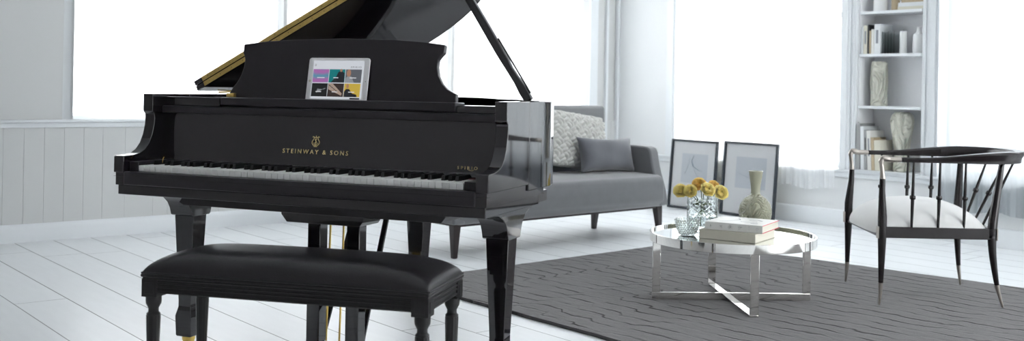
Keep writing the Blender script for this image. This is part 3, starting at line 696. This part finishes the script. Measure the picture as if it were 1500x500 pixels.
for k in range(4): poly([(a+.004+k*.009, z_+.042-k*.006), (a+.012+k*.009, z_+.038-k*.006), (a+.012+k*.009, z_+.035-k*.006), (a+.004+k*.009, z_+.039-k*.006)], E_['brown'], 1)
caption(a, z_, .022)
a, z_ = tile(2, 1, E_['yellow']); poly([(a+.001, z_), (a+.001, z_+.018), (a+.008, z_+.028), (a+.02, z_+.028), (a+.034, z_+.012), (a+.05, z_+.009), (a+.053, z_)], E_['suit'], 0); blob(a+.013, z_+.038, .0055, .008, E_['skin'], 1); caption(a, z_, .024)
for k in range(3): flat([(SX0+.005, SZ1-.020+k*.003), (SX0+.012, SZ1-.020+k*.003), (SX0+.012, SZ1-.0188+k*.003), (SX0+.005, SZ1-.0188+k*.003)], E_['grey'], 'menu_icon', scr_)
flat([(SX1-.045, SZ0), (SX1-.006, SZ0), (SX1-.006, SZ0+.005), (SX1-.045, SZ0+.005)], E_['black'], 'bottom_bar', scr_)
me = put_text('SPIRIO', SX1-.052, SX1-.010, SZ1-.026, .006, E_['grey'], 'header_lettering', scr_, lambda x, z, e: Vector((x, -.0071-.01*e, z)), 1.3)
MB().lathe([(0, 0), (.0045, 0), (.0045, .0004), (0, .0004)], seg=20).build('home_button', M['paper'], TB, xf=Matrix.Translation((.011, -.0066, THt/2)) @ Matrix.Rotation(pi/2, 4, 'X'))
MB().lathe([(0, 0), (.0014, 0), (.0014, .0004), (0, .0004)], seg=12).build('camera_lens', M['hole'], TB, xf=Matrix.Translation((TWd-.009, -.0066, THt/2)) @ Matrix.Rotation(pi/2, 4, 'X'))
TB.matrix_world = Matrix.Translation((-.065, 3.038, 0)) @ Matrix.Rotation(-.377, 4, 'Z') @ Matrix.Translation((-.822, .2850, .9445)) @ Matrix.Rotation(-lean-.03, 4, 'X') @ Matrix.Rotation(.0, 4, 'Y')

# ------------------------------------------------------------------ piano bench
BW_, BD = .925, .335
bn = thing('piano_bench', 'long black piano bench with padded leather seat and turned fluted legs', 'bench', (-.222, 2.885, 0), -.25)
zt = .430
MB().box(-BW_, 0, 0, BD, zt-.010, zt).box(-BW_+.004, -.004, .004, BD-.004, zt-.018, zt-.010).build('seat_frame', M['benchwood'], bn, bevel=.003)
for (x0, x1, y0_, y1_) in ((-BW_+.05, -.05, .008, .03), (-BW_+.05, -.05, BD-.03, BD-.008)):
    r_ = MB(); r_.box(x0, x1, y0_, y1_, zt-.058, zt-.016)
    s = -1 if y0_ < .1 else 1; yy = y0_ if s < 0 else y1_
    for zc in (.026, .037, .052): r_.box(x0, x1, yy-.004 if s < 0 else yy, yy if s < 0 else yy+.004, zt-zc-.003, zt-zc+.002)
    r_.build('rail', M['benchwood'], bn, bevel=.0015)
for x0, x1, s in ((-BW_+.008, -BW_+.03, -1), (-.03, -.008, 1)):
    r_ = MB(); r_.box(x0, x1, .05, BD-.05, zt-.058, zt-.016)
    for zc in (.026, .037, .052): r_.box(x0-.004 if s < 0 else x1, x0 if s < 0 else x1+.004, .05, BD-.05, zt-zc-.003, zt-zc+.002)
    r_.build('rail', M['benchwood'], bn, bevel=.0015)
for cx in (-BW_+.029, -.029):
    for cy in (.029, BD-.029):
        m = MB(); m.box(cx-.026, cx+.026, cy-.026, cy+.026, zt-.070, zt-.015)
        for sx, sy in ((0, -1), (0, 1), (-1, 0), (1, 0)):
            if sx == 0: m.box(cx-.015, cx+.015, cy+sy*.026, cy+sy*.0285, zt-.060, zt-.026)
            else: m.box(cx+sx*.026, cx+sx*.0285, cy-.015, cy+.015, zt-.060, zt-.026)
        m.lathe([(.024, -.003), (.023, -.070-.008), (.018, -.084), (.0175, -.090), (.0165, -.097), (.0175, -.104), (.023, -.110), (.0245, -.114)][0:0] or [(.019, .300), (.021, .306), (.0155, .312), (.0150, .322), (.019, .330), (.0225, .337), (.0235, .345), (.0235, .361)], (cx, cy, 0), 24)
        m.lathe([(.011, .028), (.014, .05), (.0215, .290), (.0215, .302)], (cx, cy, 0), 48, rf=lambda a, z: 1-.06*abs(sin(6*a)))
        m.lathe([(.009, .001), (.013, .004), (.014, .014), (.010, .022), (.012, .028), (.012, .034)], (cx, cy, 0), 24)
        m.build('leg', M['benchwood'], bn, bevel=.001)
cu = MB(); nx, ny = 64, 32
def cz(a, b): return (1-abs(a)**5)**.5*(1-abs(b)**3.2)**.5
R = [[None]*(ny+1) for _ in range(nx+1)]
for i in range(nx+1):
    for j in range(ny+1):
        a = -1+2*i/nx; b = -1+2*j/ny
        a_ = math.copysign(1-(1-abs(a))**1.7, a); b_ = math.copysign(1-(1-abs(b))**1.6, b)
        e = (1-abs(a_)**7)**.42; f_ = (1-abs(b_)**4)**.42
        h = .012+.062*min(e, 1)*f_+.006*(1-a_*a_)*(1-b_*b_)
        if abs(a) == 1 or abs(b) == 1: h = .010
        xx = -BW_/2+a_*(BW_/2-.004-.006*max(0, h-.03)/.03); yy = BD/2+b_*(BD/2-.004)
        R[i][j] = cu.bm.verts.new((xx, yy, zt+h-.008))
for i in range(nx):
    for j in range(ny): cu.bm.faces.new((R[i][j], R[i+1][j], R[i+1][j+1], R[i][j+1]))
cu.build('cushion', M['leather'], bn, ang=80)
pp = MB(); c4 = [(-BW_+.003, .003), (-.003, .003), (-.003, BD-.003), (-BW_+.003, BD-.003)]
for k in range(4): a, b = c4[k], c4[(k+1) % 4]; pp.tube([(*a, zt+.003), (*b, zt+.003)], .003, 8)
pp.build('piping', M['leather'], bn)

# ------------------------------------------------------------------ sofa (local: x along the front, y back)
SLn = 1.94
sf = thing('sofa', 'grey velvet settee with scooped arms and tapered dark legs behind the piano', 'sofa', (-.329, 6.012, 0), .724)
def rounded(x0, x1, y0, y1, z0, z1, r, name, m, par, crown=0, seg=4):
    b = MB(); b.box(x0, x1, y0, y1, z0, z1); o = b.build(name, m, par, bevel=r, seg=seg)
    return o
st = MB(); sec = [(.02, .20), (0, .215), (-.003, .26), (-.004, .32), (.0, .375), (.02, .41), (.06, .424), (.30, .43), (.62, .42), (.64, .40), (.64, .20)]
st.prism(sec, lambda p, q, t: (t, p, q), .045, SLn-.045); st.build('seat', M['sofa'], sf, bevel=.012, seg=3, ang=60)
bk = MB(); bp_ = [(.60, .36), (.61, .70), (.618, .88), (.63, .90), (.685, .90), (.70, .88), (.70, .24), (.60, .24)]
bk.prism(bp_, lambda p, q, t: (t, p, q), .01, SLn-.005); bk.build('backrest', M['sofa'], sf, bevel=.03, seg=4)
for x0, x1 in ((0, .09), (SLn-.09, SLn)):
    ap = [(-.004, .205), (.002, .25), (.012, .305), (.032, .365), (.054, .42), (.074, .48), (.086, .53), (.096, .575), (.108, .600), (.130, .614), (.17, .620), (.30, .621), (.64, .618), (.66, .60), (.66, .205)]
    MB().prism(ap, lambda p, q, t: (t, p, q), x0, x1).build('armrest', M['sofa'], sf, bevel=.022, seg=4)
MB().box(.06, SLn-.06, .04, .62, .185, .205).build('base_frame', M['darkwood'], sf)
for x, y, dx, dy in ((.055, .055, -.01, -.01), (SLn-.055, .055, .015, -.01), (.11, .48, -.01, .02), (SLn-.24, .48, -.005, .01)):
    MB().rings([[(x+dx+s*.015, y+dy+t*.015, 0.001) for s, t in ((-1,-1),(1,-1),(1,1),(-1,1))], [(x+s*.027, y+t*.027, .203) for s, t in ((-1,-1),(1,-1),(1,1),(-1,1))]]).build('leg', M['darkwood'], sf, bevel=.004)

def pillow(name, label, w_, h_, t_, mtl, wave=None, n=48, pinch=.06):
    m = MB(); grids = []
    for s in (-1, 1):
        G = []
        for i in range(n+1):
            row = []
            for j in range(n+1):
                a, b = -1+2*i/n, -1+2*j/n
                th2 = (max(0, 1-abs(a)**3.2)**.5)*(max(0, 1-abs(b)**3.2)**.5)
                x = w_/2*a*(1-pinch*(1-b*b)*abs(a)**3); z = h_/2*b*(1-pinch*(1-a*a)*abs(b)**3)
                y = s*(t_/2*th2)
                if wave: y += s*wave(x, z)*min(1, th2*3)
                row.append((x, y, z))
            G.append(row)
        grids.append(G)
    V = [[[None]*(n+1) for _ in range(n+1)] for _ in range(2)]
    for q in range(2):
        for i in range(n+1):
            for j in range(n+1):
                if q == 1 and (i in (0, n) or j in (0, n)): V[1][i][j] = V[0][i][j]
                else: V[q][i][j] = m.bm.verts.new(grids[q][i][j])
    for q in range(2):
        for i in range(n):
            for j in range(n):
                f = (V[q][i][j], V[q][i+1][j], V[q][i+1][j+1], V[q][i][j+1])
                m.bm.faces.new(f if q == 0 else f[::-1])
    o = m.build(name, mtl, ang=120); return tag(o, label, 'pillow')
def weave(x, z, c=.062):
    p, q = (x*.92+z*.72)/c, (z*.92-x*.60)/c
    i, j = math.floor(p), math.floor(q); fp, fq = p-i, q-j
    if (i+j) % 2 == 0: fp, fq = fq, fp
    # strand runs along fq; two cords side by side across fp
    g = abs(sin(2*pi*fp)); return .021*(g**.6)*(sin(pi*fq)**.5)+.004*sin(pi*fq)
k1 = pillow('knit_pillow', 'large cream chunky basket-weave pillow leaning on the sofa back', .56, .405, .13, M['knit'], weave, 170, .02)
k1.matrix_world = Matrix.Translation((-.329, 6.012, 0)) @ Matrix.Rotation(.724, 4, 'Z') @ Matrix.Translation((1.46, .46, .650)) @ Matrix.Rotation(-.22, 4, 'X') @ Matrix.Rotation(.13, 4, 'Y')
k2 = pillow('lumbar_pillow', 'small grey velvet lumbar pillow in front of the knitted pillow', .56, .255, .13, M['lumbar'], lambda x, z: .004*sin(23*x+11*z)*sin(17*z-9*x), 40, .15)
k2.matrix_world = Matrix.Translation((-.329, 6.012, 0)) @ Matrix.Rotation(.724, 4, 'Z') @ Matrix.Translation((1.595, .285, .558)) @ Matrix.Rotation(-.25, 4, 'X') @ Matrix.Rotation(.03, 4, 'Y')

# ------------------------------------------------------------------ framed pictures leaning on the wall
def picture(label, base, wd, ht, ang, lean_, art):
    t = thing('framed_picture', label, 'picture', group='framed pictures leaning under the window')
    b_, d_ = .020, .024
    f = MB(); f.box(0, wd, -d_, 0, 0, b_).box(0, wd, -d_, 0, ht-b_, ht).box(0, b_, -d_, 0, b_, ht-b_).box(wd-b_, wd, -d_, 0, b_, ht-b_)
    f.build('frame', M['frame'], t, bevel=.0015)
    MB().box(b_*.8, wd-b_*.8, -.008, -.003, b_*.8, ht-b_*.8).build('mount', M['mat_board'], t)
    MB().box(b_*.8, wd-b_*.8, -.016, -.0145, b_*.8, ht-b_*.8).build('glazing', M['pane'], t)
    ap = MB().box(wd*.24, wd*.80, -.0088, -.008, ht*.38, ht*.80).build('art_paper', mat('art_paper', (.76, .80, .85), .7, noise=.03, nscale=5), t)
    a = MB()
    for P, rr in art: a.tube([(wd*x, -.0094, ht*z) for x, z in P], [r*1.0 for r in rr], 8, sx=1, sy=.12)
    a.build('drawing', mat('pale_grey_print', (.30, .36, .42), .7, noise=.15, nscale=30), t)
    bb = MB().box(.01, wd-.01, -.003, 0, .01, ht-.01).build('backing', M['bookcream'], t)
    t.matrix_world = Matrix.Translation(base) @ Matrix.Rotation(ang, 4, 'Z') @ Matrix.Rotation(-lean_, 4, 'X')
    return t
pa = -.89
picture('left black-framed print with a pale grey petal shape, leaning beside the sofa', (1.395, 9.02, .002), .515, .60, pa, .085,
        [([(.50, .78), (.46, .70), (.50, .62), (.62, .57), (.72, .56)], [.004, .010, .016, .012, .004]), ([(.32, .50), (.38, .62), (.42, .76)], [.002, .003, .002]), ([(.50, .60), (.56, .52), (.64, .44)], [.002, .004, .002])])
picture('right black-framed print with a faint diagonal line, leaning behind the vase', (1.762, 8.57, .002), .545, .61, pa, .085,
        [([(.24, .60), (.40, .55), (.58, .50), (.74, .47)], [.002, .004, .004, .002])])

# ------------------------------------------------------------------ coffee table
TC = Vector((1.0715, 4.933, .0165)); TR = .393
ct = thing('coffee_table', 'round chrome coffee table with mirrored top on crossed flat-bar legs', 'table', TC, -.0)
zt2 = .322
m = MB(); R = []
for k in range(96):
    a = 2*pi*k/96; R.append([(r*cos(a), r*sin(a), z) for r, z in ((TR, zt2-.042), (TR+.0, zt2), (TR-.008, zt2), (TR-.008, zt2-.042))])
m.rings(R, closed=True); m.build('rim', M['chrome'], ct, bevel=.001, ang=30)
MB().lathe([(0, zt2-.022), (TR-.009, zt2-.022), (TR-.009, zt2-.012), (0, zt2-.012)], seg=96).build('mirror_top', M['mirror'], ct)
for an in (.035, .035+pi/2+.02):
    f = MB(); b = .020; t = .009; r1 = .383
    if an < 1:
        f.box(-r1, r1, -.006, .006, .0, .034)
        f.box(-r1, -r1+.038, -.006, .006, .034, zt2-.042); f.box(r1-.038, r1, -.006, .006, .034, zt2-.042)
    else:
        f.box(-r1, r1, -b, b, .000, t)
        f.box(-r1-.0, -r1+t, -b, b, t, zt2-.042); f.box(r1-t, r1, -b, b, t, zt2-.042)
    o = f.build('leg_frame', M['chrome'], ct, bevel=.0015); o.rotation_euler = (0, 0, an)
    if an > 1: o.location.z = .0
TZ = TC.z+zt2-.012+.0004
# celadon vase
cv = thing('bottle_vase', 'celadon green flask vase with swirling relief and plain tall neck on the table', 'vase', (1.240, 5.185, TZ))
prof = cr_prof([(.001, 0), (.032, 0), (.040, .004), (.062, .022), (.078, .055), (.082, .088), (.074, .125), (.052, .155), (.030, .170), (.0235, .178)], 6)
MB().lathe(prof, seg=72, rf=None).build('body', M['celadon'], cv)
MB().lathe([(.0235, .177), (.0225, .190), (.024, .215), (.029, .250), (.034, .286), (.0355, .292), (.031, .292), (.026, .25), (.019, .20), (.001, .19)], seg=48).build('neck', M['celadon_plain'], cv)
# glass bowl, hobnail
gb = thing('glass_bowl', 'small hobnail glass bowl at the left of the mirrored table', 'bowl', (.852, 4.915, TZ))
m = MB(); pr = [(.001, .001), (.033, .001), (.036, .004), (.046, .022), (.053, .045), (.057, .066), (.0585, .078), (.0555, .078), (.053, .064), (.048, .042), (.040, .022), (.030, .009), (.001, .008)]
m.lathe(pr, seg=48); m.build('bowl_wall', M['cutglass'], gb)
m = MB()
for r_i, (r, z) in enumerate([(.0385, .010), (.043, .019), (.0475, .0285), (.051, .0385), (.054, .049), (.0565, .060), (.0585, .071)]):
    for k in range(26):
        a = 2*pi*(k+.5*(r_i % 2))/26; m.ball((r*cos(a), r*sin(a), z), .0052, 8)
hb = m.build('hobnails', M['cutglass'], gb); hb['kind'] = 'stuff'
# glass flower vase and roses
gv = thing('glass_vase', 'clear cut-glass cylinder vase holding the yellow roses', 'vase', (.953, 5.08, TZ))
m = MB(); m.lathe([(.001, .001), (.070, .001), (.0725, .004), (.0745, .10), (.0755, .176), (.0725, .176), (.0710, .10), (.069, .014), (.001, .012)], seg=64); m.build('vessel', M['glass'], gv)
m = MB()
for k in range(12):
    a = 2*pi*k/12
    for q in range(6):
        z0_ = .018+q*.024
        m.tube([(.0745*cos(a+da), .0745*sin(a+da), z0_+dz) for da, dz in ((-.22, 0), (0, .012), (.22, .024))], .0016, 5)
        m.tube([(.0745*cos(a-da), .0745*sin(a-da), z0_+dz) for da, dz in ((-.22, 0), (0, .012), (.22, .024))], .0016, 5)
m.build('cut_pattern', M['glass'], gv)
MB().lathe([(.001, .0125), (.0685, .0145), (.0700, .075), (.001, .075)], seg=48).build('water', mat('water', (.93, .97, .98), .01, trans=1, ior=1.33), gv)
def rose_mesh():
    m = MB(); rd = random.Random(5)
    # petal shells: inner ones upright and closed, outer ones bowl-shaped with curled lips
    for L, (n_, R0, top_, flare) in enumerate([(3, .008, .036, .0), (4, .014, .038, .05), (5, .020, .038, .15), (6, .025, .035, .35), (7, .029, .029, .6)]):
        for k in range(n_):
            a0 = 2*pi*k/n_+L*.9+rd.uniform(-.12, .12); span = 2*pi/n_*.72; V = []; tt = top_*rd.uniform(.92, 1.06)
            for i in range(8):
                t = i/7; row = []
                for j in range(8):
                    s = -1+2*j/7; a = a0+s*span*(sin(pi*(.12+.70*t))**.6)
                    bulge = sin(pi*min(.5, t*.62))
                    rr = .002+R0*bulge+flare*.012*max(0, t-.6)**1.2*3+.0012*sin(7*a+L)*t
                    z = tt*t*(1-.14*s*s)-flare*.010*max(0, t-.75)*3+.0012*rd.uniform(-1, 1)*t
                    row.append(m.bm.verts.new((rr*cos(a), rr*sin(a), z)))
                V.append(row)
            for i in range(7):
                for j in range(7): m.bm.faces.new((V[i][j], V[i][j+1], V[i+1][j+1], V[i+1][j]))
    m.ball((0, 0, .012), .010, 10)
    o = m.build('flower_head', M['petal'], ang=60); sm = o.modifiers.new('solid', 'SOLIDIFY'); sm.thickness = .0007
    return o
head0 = rose_mesh()
head_b = head0.copy(); head_b.data = head0.data.copy(); head_b.data.materials[0] = M['petal2']
roses = [((999.5, 277), 5.13, .3, 'pale yellow rose at the far left of the bunch', 0), ((1014, 277), 5.10, -.3, 'yellow rose second from the left, low in the bunch', 0), ((1027, 268), 5.17, .2, 'tallest golden rose near the middle of the bunch', 1),
         ((1037, 276), 5.08, .4, 'open golden rose at the front centre of the bunch', 0), ((1046, 270), 5.17, -.2, 'small orange rose behind the others on the right', 1), ((1056, 280), 5.11, .5, 'wide pale yellow rose at the right end of the bunch', 0)]
rd = random.Random(11); first = True
for idx, ((px, py), Y, tl, lab, kind) in enumerate(roses):
    Y -= .05; X = (px-750)/1503*Y
    b_ = -(-.018*(px-750)+(py-131)); Z = 1.01+b_/1503*Y
    c = Vector((X, Y, Z-.016)); rt_ = thing('rose', lab, 'flower', c, 0, 'yellow roses in the glass vase')
    h = (head_b if kind else head0)
    if idx not in (0, 2): h = h.copy()
    if h.name not in col.objects: col.objects.link(h)
    h.parent = rt_
    ctr = Vector((.953, 5.08, 0)); outw = Vector((c.x-ctr.x, c.y-ctr.y-.10, 0))
    h.rotation_euler = ((Matrix.Rotation(math.radians(24)*(1 if outw.x > 0 else -1), 3, 'Y') @ Matrix.Rotation(math.radians(62)+rd.uniform(-.2, .2), 3, 'X') @ Matrix.Rotation(rd.uniform(0, 6), 3, 'Z')).to_euler())
    sc = (1.05, .98, 1.05, 1.12, .9, 1.15)[idx]*.91; h.scale = (sc, sc, sc)
    foot = Vector((ctr.x-outw.x*.75+rd.uniform(-.01, .01), 5.08+rd.uniform(-.03, .03), TZ+.022)); mid = (c+foot)/2+Vector((rd.uniform(-.006, .006), 0, 0))
    # keep the stem inside the mouth of the vase
    mouth = Vector((ctr.x+max(-.055, min(.055, outw.x*.55)), 5.08, TZ+.176))
    pts = cr([tuple(foot-c), tuple(mid*.0+(foot+(mouth-foot)*.5)-c), tuple(mouth-c), (0, 0, .004)], 5)
    MB().tube(pts, .0021, 6).build('stem', M['stem'], rt_)
    lf = MB(); lc = foot+(mouth-foot)*.72-c; s = 1 if idx % 2 else -1
    lf.prism([(0, 0), (.012*s, .006), (.026*s, .004), (.034*s, -.004), (.022*s, -.008), (.008*s, -.005)], lambda p, q, t: (lc.x+p, lc.y+t, lc.z+q), 0, .0006); lf.build('leaf', M['stem'], rt_)
    sp_ = MB()
    for k in range(5):
        a = 2*pi*k/5; sp_.prism([(-.004, 0), (.004, 0), (0, .014)], lambda p, q, t: (cos(a)*(.004+q*.8)-sin(a)*p, sin(a)*(.004+q*.8)+cos(a)*p, q*.25+t), 0, .0006)
    sp_.build('sepal', M['stem'], rt_)
# books on the table
def tbook(label, corner, ang, wx, dy, hz, z, cover, board, strips=None):
    t = thing('book', label, 'book', group='books stacked on the coffee table')
    c = MB(); ct_ = .0028
    c.box(0, wx, 0, dy, 0, ct_); c.box(0, wx, 0, dy, hz-ct_, hz); c.box(0, wx, 0, ct_, 0, hz); cvr = c.build('cover', cover, t, bevel=.0012)
    MB().box(.004, wx-.004, ct_, dy-.004, ct_, hz-ct_).build('pages', M['paper'], t)
    if strips:
        for zz in (0, hz-ct_):
            MB().box(wx-.0002, wx+.0006, 0, dy, zz, zz+ct_).build('red_board_edge', M['bookred'], t)
    t.matrix_world = Matrix.Translation((corner[0], corner[1], z)) @ Matrix.Rotation(ang, 4, 'Z') @ Matrix.Translation((-wx, 0, 0))
    return t, cvr
lowb, _ = tbook('thick cream book under the white one on the coffee table', (1.118, 4.664), -.60, .275, .262, .043, TZ+.0, M['bookcream'], None)
topb, cvr = tbook('white art book with brush lettering and red edges, upper of two on the table', (1.154, 4.680), -.535, .275, .262, .036, TZ+.0435, M['bookwhite'], None, True)
# brush characters on the spine (local x 0..wx, on y = 0, z = 0..hz)
ik = MB(); rb = random.Random(4)
def stroke(x0, z0, x1, z1, r0=.0012, r1=.0006): ik.tube([(x0, -.0002, z0), ((x0+x1)/2+.001, -.0002, (z0+z1)/2+.0006), (x1, -.0002, z1)], [r0, (r0+r1)/2+.0003, r1], 6, 1, .2)
def glyph(cx, S):
    for s in S: stroke(cx+s[0]*.001, .018+s[1]*.001, cx+s[2]*.001, .018+s[3]*.001, s[4]*.001 if len(s) > 4 else .0012)
glyph(.028, [(0, 8, -1, -8, 1.6), (-1, 1, 6, -1), (-5, -3, 0, 2), (-1, -8, 3, -4)])
glyph(.078, [(-7, 6, 6, -7), (6, 7, -6, -6), (-8, -1, -2, 1), (2, 1, 7, 0), (-4, -8, 1, -5), (3, -8, 7, -4)])
glyph(.124, [(-13, -1, 12, 3, 2.2), (-3, 10, 0, -9, 1.8), (-8, -8, -1, 0, 1.6), (0, 0, 9, -7, 1.8), (-9, 5, 5, 7), (3, 4, 7, 9)])
glyph(.168, [(-10, 7, 4, 9, 1.4), (-8, 1, 12, 4, 1.6), (-3, 9, -6, -9, 1.4), (-6, -8, 3, -5, 1.6), (3, 9, 1, -7, 1.5), (6, 7, 11, 1)])
ik.build('brush_lettering', M['ink'], topb)
ik = MB(); ik.tube([(.212, -.0002, .006), (.212, -.0002, .032)], .0004, 4); ik.lathe([(0, 0), (.005, 0), (.005, .0004), (0, .0004)], seg=16)
ik.bm.clear(); 
for k in range(12): a = 2*pi*k/12; ik.tube([(.250+.005*cos(a), -.0002, .018+.006*sin(a)), (.250+.005*cos(a+.52), -.0002, .018+.006*sin(a+.52))], .0004, 4)
ik.tube([(.212, -.0002, .005), (.212, -.0002, .032)], .0003, 4)
ik.build('spine_mark', M['inkgrey'], topb)
ik = MB(); H_ = .036
for P, r in [([(.05, .06), (.09, .10), (.12, .16), (.10, .20)], .003), ([(.14, .10), (.18, .09), (.21, .13)], .004), ([(.16, .17), (.20, .19), (.22, .17)], .006), ([(.20, .06), (.23, .07)], .007)]:
    ik.tube([(x, y, H_+.0001) for x, y in P], r, 8, 1, .05)
ik.build('cover_print', M['inkgrey'], topb)

# ------------------------------------------------------------------ armchair (local: front towards -x)
CO = Vector((2.058, 5.161, .0165)); CRZ = -.06
ch = thing('armchair', 'black spindle-back armchair with white seat and silver-tipped legs on the rug', 'chair', CO, CRZ)
CI = (Matrix.Translation(CO) @ Matrix.Rotation(CRZ, 4, 'Z')).inverted()
def L2(x, y): v = CI @ Vector((x, y, 0)); return (v.x, v.y)
ZR0, ZR1 = .320, .372
K = {('f', -1): L2(1.772, 4.878), ('f', 1): L2(1.805, 5.468), ('b', -1): L2(2.289, 4.872), ('b', 1): L2(2.367, 5.43)}
feet = {('f', -1): L2(1.767, 4.878), ('f', 1): L2(1.800, 5.47), ('b', -1): L2(2.346, 4.866), ('b', 1): L2(2.391, 5.43)}
fr_ = MB()
def railbar(p, q, z0, z1, h=.012):
    a, b_ = Vector((*p, 0)), Vector((*q, 0)); t = (b_-a).normalized(); n = Vector((-t.y, t.x, 0))*h
    c = [a-n, b_-n, b_+n, a+n]; fr_.quadbox([(v.x, v.y, z0) for v in c]+[(v.x, v.y, z1) for v in c])
railbar(K['f', -1], K['b', -1], ZR0, ZR1); railbar(K['f', 1], K['b', 1], ZR0, ZR1); railbar(K['f', -1], K['f', 1], ZR0, ZR1-.036); railbar(K['b', -1], K['b', 1], ZR0, ZR1)
fr_.build('seat_rail', M['chairwood'], ch, bevel=.002)
for (k, s), (fx, fy) in feet.items():
    tx, ty = K[k, s]; kx = fx-tx
    full = [(tx, ty, ZR1), (tx+kx*.12, ty, .25), (tx+kx*.45, (ty*.7+fy*.3), .12), (tx+kx*.72, (ty+fy)/2, .055), (fx-(.004 if k == 'f' else 0), fy, .001)]
    P = cr(full, 6); cut = .098
    up = [p for p in P if p.z >= cut]; dn = [p for p in P if p.z <= cut+.012]
    rad = lambda z: .0105+(.021-.0105)*max(0, min(1, (z-.09)/.26))
    lg_ = MB().tube(up, [rad(p.z) for p in up], 16).build('leg', M['chairwood'], ch)
    MB().tube(dn, [.005+(.0108-.005)*(p.z/.10) for p in dn], 14).build('metal_foot', M['nickel'], lg_)
    sx = -1 if k == 'f' else 1
    MB().box(tx+sx*.0195, tx+sx*.0235, ty-.017, ty+.017, ZR0-.003, ZR1+.002).build('corner_plate', M['nickel'], ch, bevel=.001)
for s in (-1, 1):
    x0, y0_ = K['f', s]
    x1 = x0-.004+(.016 if s > 0 else 0)
    MB().tube([(x0, y0_, ZR1-.01), (x0, y0_, .42), (x1, y0_, .54), (x1+.002, y0_, .600)], [.021, .021, .0145, .0125], 18).build('arm_post', M['chairwood'], ch)
    MB().tube(cr([(x1+.002, y0_, .598), (x1-.002, y0_, .645), (x1-.006, y0_, .682), (x1+.004, y0_, .697), (x1+.035, y0_, .692), (x1+.085, y0_, .692)], 6), [.0125]*3+[.0105]*8+[.0125]*6+[.0145]*6+[.013]*4+[.0125]*4, 16).build('metal_elbow', M['nickel'], ch)
fn, ff = K['f', -1], K['f', 1]; bn_, bf = K['b', -1], K['b', 1]
plan = [(fn[0]+.085, fn[1]), (-.06, fn[1]-.004), (.10, fn[1]+.002), (.24, fn[1]+.015), (.34, fn[1]+.06), (.415, -.15), (.443, -.04), (.443, .06), (.42, .16), (.355, ff[1]-.06), (.25, ff[1]-.015), (.10, ff[1]-.0), (-.06, ff[1]+.002), (ff[0]+.095, ff[1])]
C_ = cr([(a, b, 0) for a, b in plan], 8); R = []; n = len(C_)
for i, p in enumerate(C_):
    t = (C_[min(i+1, n-1)]-C_[max(i-1, 0)]).normalized(); nn = Vector((t.y, -t.x, 0))
    q = max(0, min(1, (p.x-(-.12))/.45)); q = q*q*(3-2*q)
    zc = .692+.016*q; hw = .011+.013*q; hh = .0115+.0175*q; fl_ = .012*q
    prof_ = [(-hw, -hh), (hw*.7, -hh), (hw*.8, -hh*.2), (hw+fl_, hh*.55), (hw+fl_, hh), (-hw*.6, hh), (-hw, hh*.6)]
    R.append([p+nn*a+Vector((0, 0, zc+b)) for a, b in prof_])
MB().rings(R).build('arm_rail', M['chairwood'], ch, bevel=.0015, ang=45)
for s, tp_ in ((-1, L2(2.358, 4.925)), (1, L2(2.362, 5.385))):
    b0 = K['b', s]
    MB().tube([(b0[0], b0[1], ZR0+.005), (b0[0]*.85+tp_[0]*.15, b0[1]*.85+tp_[1]*.15, .41), (tp_[0], tp_[1], .685)], [.022, .0215, .0130], 16).build('rear_post', M['chairwood'], ch)
def spindle(b, t):
    b, t = Vector(b), Vector(t); kz = .46
    pr_ = [(0, .0058), (.25, .0075), (kz-.03, .0085), (kz-.028, .0120), (kz-.015, .0140), (kz+.015, .0140), (kz+.028, .0120), (kz+.03, .0080), (.8, .0058), (1, .0052)]
    MB().tube([b+(t-b)*u for u, _ in pr_], [r for _, r in pr_], 12).build('spindle', M['chairwood'], ch)
for s, xs in ((-1, (1.911, 2.037, 2.159)), (1, (1.965, 2.105, 2.232))):
    for X in xs:
        Yw = 4.878 if s < 0 else 5.45; p = L2(X, Yw); spindle((p[0], p[1], ZR1-.005), (p[0]+.006, p[1]+s*.0, .685))
for q_, (xt, yt) in ((.25, (.395, -.16)), (.5, (.425, .0)), (.75, (.40, .165))):
    spindle((bn_[0]*(1-q_)+bf[0]*q_, bn_[1]*(1-q_)+bf[1]*q_, ZR1-.005), (xt, yt, .690))
m = MB(); n1, n2 = 44, 44; G = []
for i in range(n1+1):
    row = []
    for j in range(n2+1):
        a, b = -1+2*i/n1, -1+2*j/n2
        a_ = math.copysign(1-(1-abs(a))**2.0, a); b_ = math.copysign(1-(1-abs(b))**2.0, b)
        e = ((1-abs(a_)**3.2)**.42)*((1-abs(b_)**4)**.40)
        z = ZR1-.038+.125*e+.030*(1-a_*a_)*(1-b_*b_)-.012*max(0, a_)*e
        q_ = (b_+1)/2; xf = fn[0]*(1-q_)+ff[0]*q_+.006; xb = bn_[0]*(1-q_)+bf[0]*q_-.010
        x = xf+(xb-xf)*(a_+1)/2-.034*(1-b_**4)*max(0, -a_)
        if i == 0 : x += .0
        row.append(m.bm.verts.new((x, fn[1]*(1-q_)+ff[1]*q_+.013*(-b_), z)))
    G.append(row)
for i in range(n1):
    for j in range(n2): m.bm.faces.new((G[i][j], G[i+1][j], G[i+1][j+1], G[i][j+1]))
bo = [G[i][0] for i in range(n1+1)]+[G[n1][j] for j in range(1, n2+1)]+[G[i][n2] for i in range(n1-1, -1, -1)]+[G[0][j] for j in range(n2-1, 0, -1)]
m.bm.faces.new(bo); m.build('seat_cushion', M['seat'], ch, ang=80)
bpy.context.view_layer.update()
